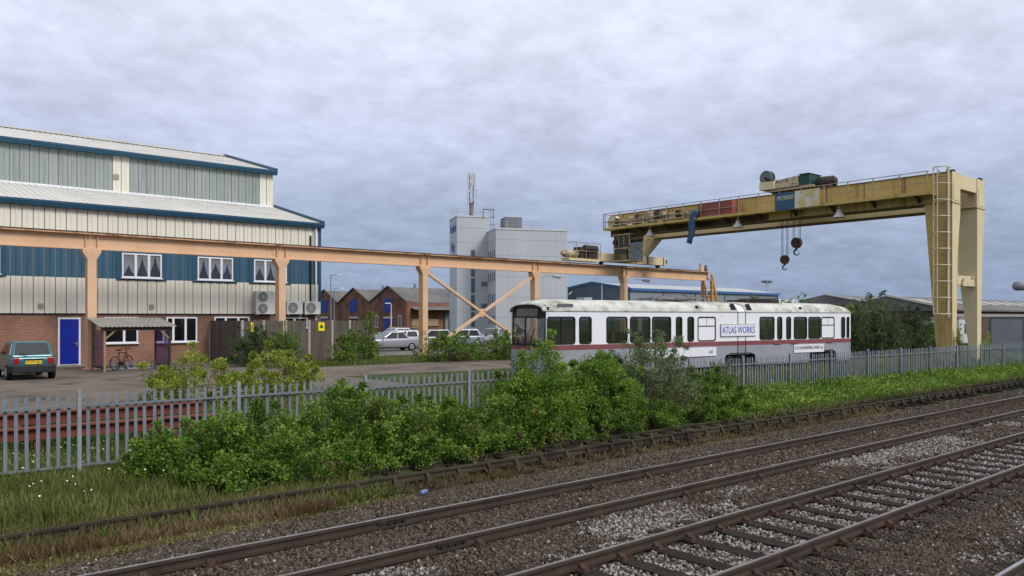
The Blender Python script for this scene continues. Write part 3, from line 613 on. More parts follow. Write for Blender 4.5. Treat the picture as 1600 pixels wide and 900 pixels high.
# ropes, blocks, hooks
def hook(u, v, zb, s, lb):
    h = thing('crane_hook', lb, 'hook', (u, v, zb), 0, 'hooks under the crane'); o = h.location
    for dv in (-.28, -.17, .17, .28): MB(o).cyl((u, v + dv * s, zb + 1.0 * s), (u, v + dv * s, GB + .3), .018, n=5).build('rope', darkm, h)
    b = MB(o)
    for du in (-.16, -.05, .05): b.cyl((u + du * s, v, zb + .85 * s), (u + (du + .08) * s, v, zb + .85 * s), .36 * s, n=18)
    b.box(u - .2 * s, u + .2 * s, v - .16 * s, v + .16 * s, zb + .5 * s, zb + 1.05 * s).build('pulley_block', dirty, h)
    pts = [(u, v, zb + .55 * s)] + [(u, v + .2 * s * math.sin(t), zb + .2 * s + .2 * s * math.cos(t)) for t in np.linspace(0, 4.5, 14)]
    k = MB(o)
    for i, (p, q) in enumerate(zip(pts[:-1], pts[1:])): k.cyl(p, q, (.075 - .0035 * i) * s, (.075 - .0035 * (i + 1)) * s, 8)
    k.build('hook', darkm, h, True)
cb.location.y += .9
hook(50.6, 29.6, 6.22, .85, 'lower smaller crane hook hanging on thin ropes'); hook(50.6, 28.7, 7.2, 1.0, 'higher larger crane hook with round pulley block')
# end truck on the runway, stub legs and driver's cab
M_().box(46.2, 54.6, RV - .32, RV + .32, RT + .3, RT + .98).build('end_truck', creamy, cr, bevel=.02)
sd = M_()
for q in (49.7, 50.7, 52.2, 54.3): sd.box(q - .05, q + .05, RV - .36, RV - .321, RT + .3, RT + .98)
sd.build('truck_stiffener', mat('dark_flange', (.1, .07, .035)), cr)
tw = M_()
for q in (46.8, 53.9): tw.cyl((q, RV - .1, RT + .32), (q, RV + .1, RT + .32), .23, n=16)
tw.cyl((54.6, RV, RT + .65), (54.95, RV, RT + .65), .16, .2, 12).build('truck_wheels', darkm, cr)
for u0, w0 in ((50.0, 1.2), (51.2, 1.5)):
    M_().hexa([(u0, RV - .3, RT + .98), (u0 + w0 * .75, RV - .3, RT + .98), (u0 + w0 * .75, RV + .3, RT + .98), (u0, RV + .3, RT + .98), (u0, RV - 1.2, GB - .03), (u0 + w0 * 1.25, RV - 1.2, GB - .03), (u0 + w0 * 1.25, RV + .4, GB - .03), (u0, RV + .4, GB - .03)]).build('stub_leg', creamy, cr)
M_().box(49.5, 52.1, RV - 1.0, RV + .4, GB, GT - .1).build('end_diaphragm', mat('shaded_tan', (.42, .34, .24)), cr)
dm = M_().box(42.8, 46.2, RV - .45, RV + .45, RT + .22, RT + .42).build('drive_platform', creamy, cr)
M_().cyl((42.6, RV - .1, RT + .75), (43.9, RV - .1, RT + .75), .3, n=14).cyl((42.35, RV - .1, RT + .75), (42.6, RV - .1, RT + .75), .17, n=12).build('drive_motor', machine, dm, True)
M_().box(44.0, 44.5, RV - .4, RV + .3, RT + .42, RT + 1.3).cyl((44.6, RV - .3, RT + 1.2), (45.9, RV - .3, RT + 1.2), .3, n=12).box(45, 45.9, RV - .4, RV + .3, RT + .42, RT + 1.0).build('gearbox', darkm, dm)
hp = M_(); 
for z in (RT + 1.0, RT + 1.65): hp.tube([(43.4, RV + .3, z), (43.4, RV - .3, z), (43.6, RV - .5, z), (46.3, RV - .5, z)], .03)
for uu in (43.5, 44.6, 46.2): hp.bar((uu, RV - .5, RT + .4), (uu, RV - .5, RT + 1.65), .04)
hp.build('platform_rail', railm, dm)
cu0, cu1, cv0, cv1, cz0, cz1 = 47.85, 49.55, 41.4, 43.1, RT + .42, GB - .05
cab = M_()
for uu in (cu0, cu1 - .08):
    for vv in (cv0, cv1 - .08): cab.box(uu, uu + .08, vv, vv + .08, cz0, cz1)
cab.box(cu0 - .1, cu1 + .1, cv0 - .1, cv1 + .1, cz0 - .12, cz0).box(cu0 - .05, cu1 + .05, cv0 - .05, cv1 + .05, cz1, cz1 + .1)
zmid = (cz0 + cz1) / 2 - .1
cab.box(cu0 + .001, cu1 - .001, cv0 + .001, cv0 + .06, zmid, zmid + .09).box(cu0 + .001, cu0 + .06, cv0 + .06, cv1 - .06, zmid, zmid + .09)
for q in (cv0 + .6, cv0 + 1.15): cab.box(cu0 + .01, cu0 + .05, q, q + .05, zmid + .09, cz1)
cab.box(cu0 + .85, cu0 + .9, cv0 + .01, cv0 + .05, zmid + .09, cz1)
cab.build('cab_frame', machine, cr)
gl = glass_mat('cab_glass', (.72, .74, .66), .12)
M_().box(cu0 + .02, cu0 + .03, cv0 + .08, cv1 - .08, cz0, cz1).build('cab_window', gl, cr); M_().box(cu0 + .08, cu1 - .08, cv0 + .02, cv0 + .03, cz0, cz1).build('cab_window', gl, cr)
M_().box(cu1 - .05, cu1 - .02, cv0 + .08, cv1, cz0, cz1).box(cu0 + .1, cu1 - .05, cv1 - .05, cv1 - .02, cz0, cz1).build('cab_back_wall', mat('cab_lining', (.34, .34, .28), (.45, .45, .37), 2, .8), cr)
M_().box(cu0 + .4, cu0 + .9, cv0 + .5, cv0 + 1.0, cz0, cz0 + .55).box(cu0 + .8, cu0 + .92, cv0 + .5, cv0 + 1.0, cz0 + .55, cz0 + 1.1).box(cu0 + 1.1, cu1 - .1, cv0 + .15, cv0 + .7, cz0, cz0 + .9).build('cab_seat', mat('cab_fittings', (.3, .28, .2), (.1, .1, .08), 3, .8), cr)
M_().cyl((cu0 - .15, cv1 - .25, cz1 - .55), (cu0, cv1 - .25, cz1 - .55), .22, .18, 14).build('horn', darkm, cr)
# ================================================================== derelict tram
TRZ = math.atan2(-2.4, 19.0)
tr = thing('tram', 'derelict two section white and grey tram with maroon stripe behind the palisade fence', 'tram', (20.1, 21.6, .30), TRZ)
twhite = mat('tram_white', (.74, .75, .78), (.80, .81, .84), .6, .45, dirt=(.52, .53, .54), dscale=.9, dlo=.62, dhi=.8)
tgrey = mat('tram_grey', (.27, .275, .315), (.31, .315, .355), .7, .55, dirt=(.22, .22, .24), dscale=1.2)
tred = mat('tram_maroon', (.19, .055, .06), (.23, .075, .08), 1.5, .55)
troof = mat('tram_roof_algae', (.60, .60, .58), (.48, .48, .43), 1.0, .7, dirt=(.24, .24, .18), dscale=1.4, dlo=.47, dhi=.66)
rubber = mat('rubber_black', (.012, .012, .012), None, rough=.6)
tglass = glass_mat('tram_glass', (.80, .80, .77), .14)
inter = mat('tram_interior', (.20, .185, .165), (.3, .27, .24), 2, .8)
TL, TW = 19.2, 2.4
wins = [(.21, 1.49), (1.73, 2.29), (3.09, 4.13), (4.32, 5.38), (5.52, 6.55), (6.88, 7.2), (7.56, 7.9), (8.18, 9.24), (12.18, 13.17), (13.42, 13.73), (14.07, 14.37), (14.63, 15.57), (15.72, 16.64), (16.73, 17.73), (18.33, 18.6), (18.78, 18.95)]
blank = {7, 13}
W0, W1 = 1.60, 2.60
def rrect(x0, x1, z0, z1, r, n=4):
    p = []
    for cx, cz, a0 in ((x1 - r, z0 + r, -90), (x1 - r, z1 - r, 0), (x0 + r, z1 - r, 90), (x0 + r, z0 + r, 180)):
        for k in range(n + 1): t = R(a0 + 90 * k / n); p.append((cx + r * math.cos(t), cz + r * math.sin(t)))
    return p
def notched(y0, y1):
    p = [(.16, .48)]
    for a, b in ((1.9, 4.1), (9.75, 12.0), (15.7, 18.0)): p += [(a, .45), (a + .15, .92), (a + .45, 1.02), (b - .45, 1.02), (b - .15, .92), (b, .45)]
    p += [(TL - .1, .48), (TL - .1, 1.36), (.16, 1.36)]
    return MB().prism([(x, y0, z) for x, z in p], (0, y1 - y0, 0))
for side, (y0, y1) in enumerate(((0, .05), (TW - .05, TW))):
    b = notched(y0, y1).build('lower_side', tgrey, tr)
    MB().box(.16, TL - .1, y0 - .006, y1 + .006, 1.36, 1.55).build('waist_stripe', tred, tr)
    s = MB(); s.box(.16, TL - .1, y0, y1, 1.55, W0).box(.16, TL - .1, y0, y1, W1, 2.86)
    e = [.16] + [q for a in wins for q in a] + [TL - .1]
    for a, c in zip(e[::2], e[1::2]): s.box(a, c, y0, y1, W0, W1)
    side_w = s.build('upper_side', twhite, tr)
    MB().box(.16, TL - .1, y0 - .03 if side == 0 else y1, y0 if side == 0 else y1 + .03, 2.83, 2.87).build('roof_gutter', troof, tr)
    for k, (a, c) in enumerate(wins):
        r = min(.09, (c - a) * .3); o = rrect(a - .035, c + .035, W0 - .035, W1 + .035, r + .035); i_ = rrect(a + .02, c - .02, W0 + .02, W1 - .02, r)
        yy = y0 - .008 if side == 0 else y1 + .008; yb = y0 + .02 if side == 0 else y1 - .02; n = len(o); m = MB()
        m.add([(x, yy, z) for x, z in o] + [(x, yy, z) for x, z in i_] + [(x, yb, z) for x, z in o] + [(x, yb, z) for x, z in i_],
              [(j, (j + 1) % n, n + (j + 1) % n, n + j) for j in range(n)] + [(j, (j + 1) % n, 2 * n + (j + 1) % n, 2 * n + j) for j in range(n)] + [(n + j, n + (j + 1) % n, 3 * n + (j + 1) % n, 3 * n + j) for j in range(n)])
        wf = m.build('window', rubber if k not in blank or side else rubber, tr)
        if k in blank: MB().prism([(x, y0 + .01, z) for x, z in i_], (0, .03, 0)).build('blank_panel', twhite, wf); MB().box(a, c, y0 - .006, y0 + .008, 2.21, 2.245).box((a + c) / 2 - .008, (a + c) / 2 + .008, y0 + .004, y0 + .009, 2.245, W1 - .02).build('glazing_bar', rubber, wf)
        else: MB().prism([(x, (y0 + y1) / 2, z) for x, z in i_], (0, .006, 0)).build('pane', tglass, wf)
        if k == 0: MB().box((a + c) / 2 - .015, (a + c) / 2 + .015, y0 + .0, y0 + .02, W0, W1).build('glazing_bar', rubber, wf)
# roof shells, one per section
def arch(x, zs, inset=0):
    pts = []
    for y, z in ((0, 0), (.03, .10), (.12, .22), (.3, .33), (.6, .41), (1.2, .45), (1.8, .41), (2.1, .33), (2.28, .22), (2.37, .10), (2.4, 0)):
        yy = 1.2 + (y - 1.2) * (1 - inset); pts.append((x, yy, 2.86 + z * zs))
    return pts
for a, c in ((.04, 10.72), (11.18, TL - .02)):
    st = []
    for x, zs, ins in (((a, .62, .06), (a + .25, .85, .02), (a + .9, 1, 0), (c - .3, 1, 0), (c, .97, 0)) if a < 1 else ((a, .97, 0), (a + .3, 1, 0), (c - .9, 1, 0), (c - .25, .8, .02), (c, .5, .08))):
        r1 = arch(x, zs, ins); r2 = [(p[0], p[1], p[2] - .05) for p in reversed(r1)]; st.append(r1 + r2)
    MB().loft(st).build('roof', troof, tr, True)
MB().loft([arch(10.70, .86, .03) + [(p[0], p[1], p[2] - .06) for p in reversed(arch(10.7, .86, .03))], arch(11.2, .86, .03) + [(p[0], p[1], p[2] - .06) for p in reversed(arch(11.2, .86, .03))]]).build('joint_bellows', twhite, tr)
for x in (10.69, 11.2): MB().box(x - .018, x + .018, -.011, .0, .5, 2.84).build('joint_seam', rubber, tr)
for x in (10.25, 11.28): MB().add([(x, .025, 2.91), (x + .36, .025, 2.91), (x + .36, .2, 3.18), (x + .08, .2, 3.18)], [(0, 1, 2, 3)]).build('roof_hole', darkroom, tr).location = (0, -.03, .035)
MB().box(.7, 1.45, .045, .06, 2.93, 3.12).build('destination_side_glass', mat('grey_glass', (.12, .13, .14), None, rough=.15), tr).rotation_euler = (0, 0, 0)
# bowed front and rear ends
def bow(y, d): return d * ((y - 1.2) / 1.2) ** 2
def end_wall(x0, sgn, z0, z1, m, nm, ya=0.0, yb=2.4, off=0.0, rake=.0):
    n = 10; vs = []
    for z in (z0, z1):
        for k in range(n + 1): y_ = ya + (yb - ya) * k / n; vs.append((x0 + sgn * (bow(y_, .2) - off) + rake * (z - 1.36), y_, z))
    vs += [(p[0] + sgn * .04, p[1], p[2]) for p in vs]; q = 2 * (n + 1)
    f = [(k, k + 1, n + 2 + k, n + 1 + k) for k in range(n)] + [(q + k, q + k + 1, q + n + 2 + k, q + n + 1 + k) for k in range(n)] + [(n + 1 + k, n + 2 + k, q + n + 2 + k, q + n + 1 + k) for k in range(n)] + [(k, k + 1, q + k + 1, q + k) for k in range(n)]
    f += [(0, n + 1, q + n + 1, q), (n, 2 * n + 1, q + 2 * n + 1, q + n)]
    return MB().add(vs, f).build(nm, m, tr)
end_wall(-.02, 1, .45, 1.36, tgrey, 'front_panel', 0, 2.4, 0, 0); end_wall(-.02, 1, 1.36, 1.5, tred, 'front_stripe', 0, 2.4, .005)
fs = end_wall(-.02, 1, 1.5, 3.0, rubber, 'front_surround', 0, .14, .0, .04); end_wall(-.02, 1, 1.5, 3.0, rubber, 'front_surround', 2.26, 2.4, .0, .04); end_wall(-.02, 1, 1.5, 1.6, rubber, 'front_surround', .14, 2.26, 0, .04); end_wall(-.02, 1, 2.58, 3.06, rubber, 'front_surround', .14, 2.26, 0, .04)
end_wall(-.02, 1, 1.6, 2.58, tglass, 'windscreen', .14, 2.26, -.01, .04); end_wall(-.02, 1, 2.64, 2.93, mat('destination_glass', (.10, .11, .10), (.16, .17, .15), 3, .3), 'destination_board', .5, 1.9, .012, .04)
end_wall(-.02, 1, 1.6, 2.58, rubber, 'windscreen_pillar', 1.17, 1.23, .004, .04)
MB().bar((-.06, .8, 1.55), (-.02, .5, 2.2), .025).bar((-.06, 1.9, 1.55), (-.02, 1.6, 2.2), .025).build('wiper', rubber, tr)
end_wall(TL, -1, .45, 1.36, tgrey, 'rear_panel'); end_wall(TL, -1, 1.36, 1.55, tred, 'rear_stripe', 0, 2.4, .005); end_wall(TL, -1, 1.55, 2.95, twhite, 'rear_wall'); end_wall(TL, -1, 1.65, 2.6, mat('grey_glass', (.05, .055, .06), None, rough=.12), 'rear_window', .25, 2.15, .01)
MB().box(TL - .05, TL + .1, -.12, .0, 2.3, 2.75).build('rear_mirror', rubber, tr)
# inside: floor, ceiling light, seats, driver's desk
MB().box(.25, TL - .25, .06, TW - .06, .95, 1.0).build('floor', inter, tr); MB().box(.4, TL - .3, .2, TW - .2, 2.88, 2.9).build('ceiling', mat('tram_ceiling', (.3, .29, .27)), tr)
seat_me = MB().box(0, .42, 0, .85, 1.0, 1.42).box(.36, .46, 0, .85, 1.42, 2.0).mesh('seat', mat('seat_brown', (.09, .06, .05), (.13, .09, .07), 3, .8))
for x in (3.1, 3.9, 4.7, 5.5, 12.3, 14.6, 15.4, 16.2):
    for yy in (.1, 1.45): obj('seat', seat_me, tr, (x, yy, 0))
MB().box(.3, .8, .3, 2.1, 1.0, 1.7).build('driver_desk', inter, tr); MB().box(1.55, 1.6, .06, 2.34, 1.0, 2.86).box(9.5, 9.55, .06, 2.34, 1.0, 2.86).box(12.0, 12.05, .06, 2.34, 1.0, 2.86).build('partition', inter, tr)
MB().box(1.9, 4.1, .3, 2.1, .15, .9).box(9.8, 12, .3, 2.1, .15, .9).box(15.7, 18, .3, 2.1, .15, .9).build('bogie', rubber, tr)
wh = MB()
for x in (2.3, 3.7, 10.2, 11.5, 16.1, 17.5):
    for yy in (.35, 1.95): wh.cyl((x, yy - .06, .33), (x, yy + .06, .33), .33, n=18)
wh.build('wheels', rubber, tr)
# roof equipment, side marks and boards
pg = MB()
for x in (6.4, 7.5, 8.6): pg.bar((x, .5, 3.4), (x + .15, 1.9, 3.4), .08)
for yy in (.6, 1.2, 1.8): pg.bar((6.3, yy, 3.38), (9.2, yy, 3.45), .06)
pg.bar((6.2, .7, 3.36), (7.8, .9, 3.62), .06).bar((7.8, .9, 3.62), (9.3, .8, 3.42), .06).bar((6.5, 1.7, 3.36), (8, 1.5, 3.6), .06).box(7.3, 8.3, .7, 1.7, 3.3, 3.42)
pg.build('pantograph', mat('pantograph_grey', (.05, .05, .055), (.3, .3, .3), 3, .6), tr)
MB().box(12.0, 14.3, .6, 1.8, 3.28, 3.42).bar((12.2, .55, 3.44), (14.2, .6, 3.47), .07).bar((12.2, 1.2, 3.45), (14.2, 1.2, 3.47), .07).build('roof_equipment', mat('dark_machine', (.02, .02, .02)), tr)
MB().cyl((1.9, 1.0, 3.25), (1.9, 1.0, 3.75), .02).bar((1.9, .9, 3.5), (2.2, 1.1, 3.62), .03).box(2.6, 3.0, .8, 1.3, 3.28, 3.4).build('roof_aerial', steelg, tr)
for x in (8.1, 15.1): MB().box(x, x + .1, .02, .12, 3.0, 3.1).build('marker_lamp', rubber, tr).location = (0, -.02, 0)
for x in (13.15, 14.4, 17.1): MB().box(x, x + .5, -.05, .0, 1.36, 1.41).build('door_handle_rail', tred, tr)
sb = tag(MB((20.1, 21.6, .3)).build('sign_board', whitep), 'white sign board reading ATLAS WORKS on the tram side', 'sign'); 
bpy.data.objects.remove(sb)
def side_board(x0, x1, z0, z1, lb, nm='sign_board'):
    o = MB().box(x0, x1, -.05, -.014, z0, z1).build(nm, mat('board_white', (.76, .76, .79), (.7, .7, .73), 2, .5)); o.location = tr.location; o.rotation_euler.z = TRZ; return tag(o, lb, 'sign')
aw = side_board(9.57, 11.82, 1.78, 2.28, 'white board with blue ATLAS WORKS lettering at the tram joint')
text('ATLAS WORKS', .44, mat('sign_blue', (.012, .085, .48)), aw, face_mx((10.69, -.053, 2.03), (1, 0, 0), (0, 0, 1)), sx=.72)
fr_ = MB().box(9.55, 11.84, -.045, -.02, 1.755, 1.778).box(9.55, 11.84, -.045, -.02, 2.282, 2.305).box(9.545, 9.568, -.045, -.02, 1.755, 2.305).build('board_edge', mat('sign_edge', (.25, .25, .27)), aw)
gs = side_board(14.58, 16.85, .93, 1.31, 'white board with black G.E.S ENGINEERING DERBY lettering below the maroon stripe')
text('G.E.S ENGINEERING DERBY Ltd', .21, mat('sign_black', (.015, .015, .02)), gs, face_mx((15.71, -.053, 1.15), (1, 0, 0), (0, 0, 1)), sx=.74)
g2 = side_board(5.2, 9.26, .93, 1.31, 'long white board below the stripe half hidden by the grey willow bush')
text('Ltd', .22, mat('sign_black', (.015, .015, .02)), g2, face_mx((8.9, -.053, 1.12), (1, 0, 0), (0, 0, 1)), sx=.8)
# ================================================================== cars
tyre = mat('tyre', (.012, .012, .012), None, rough=.85); rimm = mat('wheel_silver', (.4, .4, .42), None, rough=.35, metal=.6)
cglass = mat('car_glass', (.03, .035, .04), None, rough=.06, spec=.6); redl = mat('tail_lamp', (.30, .012, .015), None, rough=.2); head = mat('head_lamp', (.5, .52, .55), None, rough=.1)
def paint(nm, c): 
    m = mat('paint_' + nm, c, None, rough=.3, metal=.25, spec=.5); m.node_tree.nodes['Principled BSDF'].inputs['Coat Weight'].default_value = .4; return m
def car(loc, rz, pm, lb, kind='hatch', scale=1.0, dark_bumper=False, plate=None, group='cars in the yard and car park'):
    r = thing('parked_car', lb, 'car', loc, rz, group); r.scale = (scale,) * 3
    Lh = {'hatch': 1.85, 'saloon': 2.2, 'estate': 2.1}[kind]; w = .79 if kind == 'hatch' else .86
    H = 1.43 if kind != 'saloon' else 1.42; belt = .90
    def ring(x, hw, zb, zt, cr=.9): return [(x, -hw * .86, zb), (x, hw * .86, zb), (x, hw, zb + .13), (x, hw * 1.0, zt - .22), (x, hw * .965, zt - .07), (x, hw * cr, zt), (x, -hw * cr, zt), (x, -hw * .965, zt - .07), (x, -hw, zt - .22), (x, -hw, zb + .13)]
    if kind == 'hatch': stn = [(-Lh, .86, .32, .84), (-Lh + .08, .95, .24, .90), (-1.2, 1, .2, .93), (0, 1, .2, .92), (.95, 1, .2, .91), (1.35, .98, .2, .84), (Lh - .18, .93, .22, .72), (Lh, .8, .3, .58)]
    else: stn = [(-Lh, .84, .34, .86), (-Lh + .1, .94, .24, .95), (-1.3, 1, .2, .96), (0, 1, .2, .93), (1.0, 1, .2, .92), (1.5, .98, .2, .85), (Lh - .2, .92, .22, .74), (Lh, .78, .3, .58)]
    body = MB().loft([ring(x, w * a, zb, zt) for x, a, zb, zt in stn]).build('body', pm, r, True)
    bv = body.modifiers.new('sub', 'SUBSURF'); bv.levels = 1; bv.render_levels = 2
    rb, rt, ft, fb = {'hatch': (-1.72, -1.38, .12, 1.0), 'saloon': (-1.5, -.85, .1, 1.05), 'estate': (-1.98, -1.75, .15, 1.05)}[kind]
    wt, wb = w * .74, w * .93
    B = [(rb, -wb), (fb, -wb), (fb, wb), (rb, wb)]; T = [(rt, -wt), (ft, -wt), (ft, wt), (rt, wt)]
    bz, tz = belt - .06, H
    cab = MB().hexa([(*p, bz) for p in B] + [(*p, tz) for p in T]).build('cabin', pm, r, bevel=.09)
    cab.modifiers['bevel'].segments = 4
    def pane(a, b, c, d, ins, nm, out=.014):
        a, b, c, d = [Vector(q) for q in (a, b, c, d)]; cen = (a + b + c + d) / 4; n = (b - a).cross(d - a).normalized()
        if n.dot(cen - Vector((cen.x * .2, 0, 1.1))) < 0: n = -n
        s0, s1, t0, t1 = ins; P = lambda s, t: (a * (1 - s) + b * s) * (1 - t) + (d * (1 - s) + c * s) * t
        q = [P(s0, t0), P(s1, t0), P(s1, t1), P(s0, t1)]; m = MB(); m.add([p + n * out for p in q] + [p - n * .03 for p in q], [(0, 1, 2, 3), (0, 1, 5, 4), (1, 2, 6, 5), (2, 3, 7, 6), (3, 0, 4, 7)])
        return m.build(nm, cglass, cab)
    b3 = [(*p, bz) for p in B]; t3 = [(*p, tz) for p in T]
    pane(b3[3], b3[0], t3[0], t3[3], (.08, .92, .16, .90), 'rear_window'); pane(b3[1], b3[2], t3[2], t3[1], (.05, .95, .14, .93), 'windscreen')
    for s, (i, j) in ((0, (0, 1)), (1, (3, 2))):
        pane(b3[i], b3[j], t3[j], t3[i], (.10, .44, .17, .86), 'side_window'); pane(b3[i], b3[j], t3[j], t3[i], (.48, .88, .17, .86), 'side_window')
    for x in (-Lh * .66, Lh * .66):
        for s in (-1, 1):
            wl_ = MB().cyl((x, s * (w - .17), .29), (x, s * (w + .005), .29), .29, .29, 20).build('wheel', tyre, r)
            MB().cyl((x, s * (w + .004), .29), (x, s * (w + .014), .29), .19, .17, 16).build('rim', rimm, wl_)
    bm2 = tyre if dark_bumper else pm
    if dark_bumper:
        for s, x in ((-1, -Lh), (1, Lh)):
            MB().hexa([(x - s * .32, -w * .99, .27), (x + s * .06, -w * .84, .27), (x + s * .06, w * .84, .27), (x - s * .32, w * .99, .27), (x - s * .32, -w * 1.01, .56), (x + s * .07, -w * .86, .56), (x + s * .07, w * .86, .56), (x - s * .32, w * 1.01, .56)]).build('bumper', mat('bumper_grey', (.02, .022, .026), None, rough=.6), r, bevel=.04)
    for s in (-1, 1):
        MB().box(-Lh - .012, -Lh + .2, s * w * .70 - .10, s * w * .70 + .10, .60, .84).build('tail_lamp', redl, r, bevel=.02)
        MB().box(Lh - .3, Lh - .06, s * w * .68 - .13, s * w * .68 + .13, .57, .70).build('head_lamp', head, r, bevel=.02)
        MB().box(.72, .86, s * (w + .02) - .02, s * (w + .14) + .02, .93, 1.05).build('mirror', tyre if dark_bumper else pm, r, bevel=.02)
    if plate:
        pl = MB().box(-Lh - .028, -Lh - .012, -.27, .27, .60, .73).build('number_plate', mat('plate_yellow', (.75, .55, .03)), r)
        text(plate, .13, mat('sign_black', (.015, .015, .02)), pl, face_mx((-Lh - .031, 0, .665), (0, -1, 0), (0, 0, 1)), depth=.001)
        MB().box(-Lh - .02, -Lh + .02, -.30, .30, .745, .79).build('plate_light', tyre, r); MB().bar((-1.78, .05, .93), (-1.72, .45, 1.0), .02).build('wiper', tyre, r)
    return r
car((6.35, 39.5, .332), R(90), paint('teal', (.022, .13, .15)), 'small teal hatchback with yellow plate parked by the brick wall', 'hatch', 1.1, True, 'M779 EJU')
car((32.6, 52.4, .336), R(172), paint('silver', (.38, .385, .42)), 'silver saloon parked side on behind the timber fence', 'saloon', 1.05)
car((35.5, 56.2, .336), R(168), paint('silver', (.38, .385, .42)), 'silver estate car just beyond the silver saloon', 'estate', 1.05)
car((38.0, 54.8, .336), R(165), paint('grey', (.16, .17, .19)), 'dark grey hatchback behind the peach column', 'hatch', 1.1)
car((41.3, 55.0, .336), R(160), paint('blue_grey', (.24, .29, .33)), 'blue grey hatchback half hidden by the bush at the brace', 'hatch', 1.1)
car((46.5, 61.5, .336), R(205), paint('green', (.02, .08, .06)), 'dark green saloon beyond the crossed steel brace', 'saloon', 1.05)
car((46.8, 57.2, .336), R(215), paint('pale_blue_silver', (.33, .35, .41)), 'blue silver people carrier with nose towards the tracks', 'estate', 1.08)
car((47.8, 54.2, .336), R(212), paint('silver', (.38, .385, .42)), 'silver hatchback next to the tram windscreen', 'hatch', 1.12)
car((40.5, 58.6, .336), R(20), paint('maroon', (.10, .012, .016)), 'maroon saloon facing away behind the spreading bush', 'saloon', 1.05)
car((43.6, 57.6, .336), R(205), paint('navy', (.015, .025, .06)), 'navy hatchback between the blue grey car and the people carrier', 'hatch', 1.1)
car((44.6, 70.0, .336), R(190), paint('black', (.02, .02, .024)), 'black car at the far row by the grey tower', 'hatch', 1.1)
car((39.9, 63.4, .336), R(190), paint('white', (.6, .6, .6)), 'white car in the far row before the brick gables', 'hatch', 1.1)
# ================================================================== palisade fence
galv = mat('galvanised_fence', (.21, .245, .28), (.28, .315, .35), 2.5, .6, metal=.2, dirt=(.17, .17, .17), dscale=3, dlo=.62, dhi=.75)
fz = -.43
fv = lambda u: 18.35 - .0265 * u
fn = thing('palisade_fence', 'long galvanised steel palisade fence between tracks and yard', 'fence', (3.9, fv(3.9), fz)); fo = fn.location
cx = (-.034, -.016, 0, .016, .034); cy = (0, .018, .004, .018, 0); ct = (1.75, 1.69, 1.80, 1.69, 1.75); sp_ = (1.25, 1, 1, 1, 1.25)
rows = []
for z in (0, 1.64, None):
    fr = [(x * (s if z is None else 1), y, (t if z is None else z)) for x, y, t, s in zip(cx, cy, ct, sp_)]
    rows.append(fr + [(p[0], p[1] + .005, p[2]) for p in reversed(fr)])
pale_me = MB().loft(rows).mesh('pale', galv)
post_me = MB().box(-.038, .038, -.09, -.075, -.05, 1.84).box(-.038, .038, -.03, -.015, -.05, 1.84).box(-.012, .012, -.075, -.03, -.05, 1.84).mesh('post', galv)
SP = 3.3 / 18; ang = math.atan(-.0265); k0 = -48; posts = []; pal = []
for k in range(k0, 432):
    u = 3.9 + k * SP
    if k % 18 == 0: posts.append(u)
    else: pal.append(u)
pal.sort(key=lambda u: abs(u - 3) if u > 0 else 3 - u * 2)
for u in pal[:298]:
    o = obj('pale', pale_me, fn, Vector((u, fv(u), fz + random.uniform(-.015, .015))) - fo); o.rotation_euler = (random.uniform(-.012, .012), random.uniform(-.008, .008), ang)
rest = MB(fo)
pv = [tuple(v.co) for v in pale_me.vertices]; pf = [tuple(p.vertices) for p in pale_me.polygons]
for u in pal[298:]: rest.add([(x + u, y + fv(u), z + fz) for x, y, z in pv], pf)
ob = rest.build('pale', galv, fn, kind='stuff')
for u in posts: obj('post', post_me, fn, Vector((u, fv(u), fz)) - fo).rotation_euler.z = ang
for a, b in zip(posts[:-1], posts[1:]):
    for z in (.28, 1.5):
        MB(fo).bar((a + .012, fv(a) - .03, fz + z), (b - .012, fv(b) - .03, fz + z), .035, .045).build('rail', mat('fence_rail_dark', (.13, .15, .17), (.17, .19, .21), 3, .6), fn)
# ================================================================== timber fence in the yard
oldw = mat('weathered_boards', (.075, .062, .05), (.14, .12, .10), 2.5, .9, streak=True, bump=.3)
conc = mat('concrete', (.3, .28, .25), (.4, .38, .34), 3, .9)
wf = thing('timber_fence', 'weathered grey brown board fence with concrete posts in the yard', 'fence', (20.5, 42, .32)); wo = wf.location
pu = [16.9, 18.1, 19.4, 20.8, 22.25, 23.4, 24.66]
for u in pu: MB(wo).box(u - .06, u + .06, 41.93, 42.07, .3, 2.75).build('post', conc, wf)
bme = [MB().box(0, .115, 0, .02, 0, h).mesh('board', oldw) for h in (2.36, 2.4, 2.33)]
for a, b in zip(pu[:-1], pu[1:]):
    x = a + .07
    while x < b - .17:
        o = obj('board', random.choice(bme), wf, Vector((x, 41.97 + random.choice((0, .018)), .36)) - wo); o.rotation_euler.y = random.uniform(-.006, .006); x += .118
for vv in np.arange(42.1, 46.5, .118):
    o = obj('board', bme[0], wf, Vector((16.86, vv, .36)) - wo); o.rotation_euler.z = R(90)
ysign = mat('warning_yellow', (.75, .62, .02))
for u, w_ in ((17.35, .16), (21.35, .40)):
    sg = tag(MB((u, 41.94, 2.2)).box(u, u + w_, 41.93, 41.945, 2.12, 2.62).build('warning_sign', ysign), 'narrow yellow warning sign at the overgrown end of the timber fence' if w_ < .3 else 'square yellow warning sign on the timber fence between concrete posts', 'sign', 'yellow signs on the timber fence')
    sg.location = (u, 41.94, 2.2)
    MB((u, 41.94, 2.2)).prism([(u + w_ * .2, 41.925, 2.3), (u + w_ * .8, 41.925, 2.3), (u + w_ * .5, 41.925, 2.52)], (0, .004, 0)).build('triangle_mark', mat('sign_black', (.015, .015, .02)), sg)
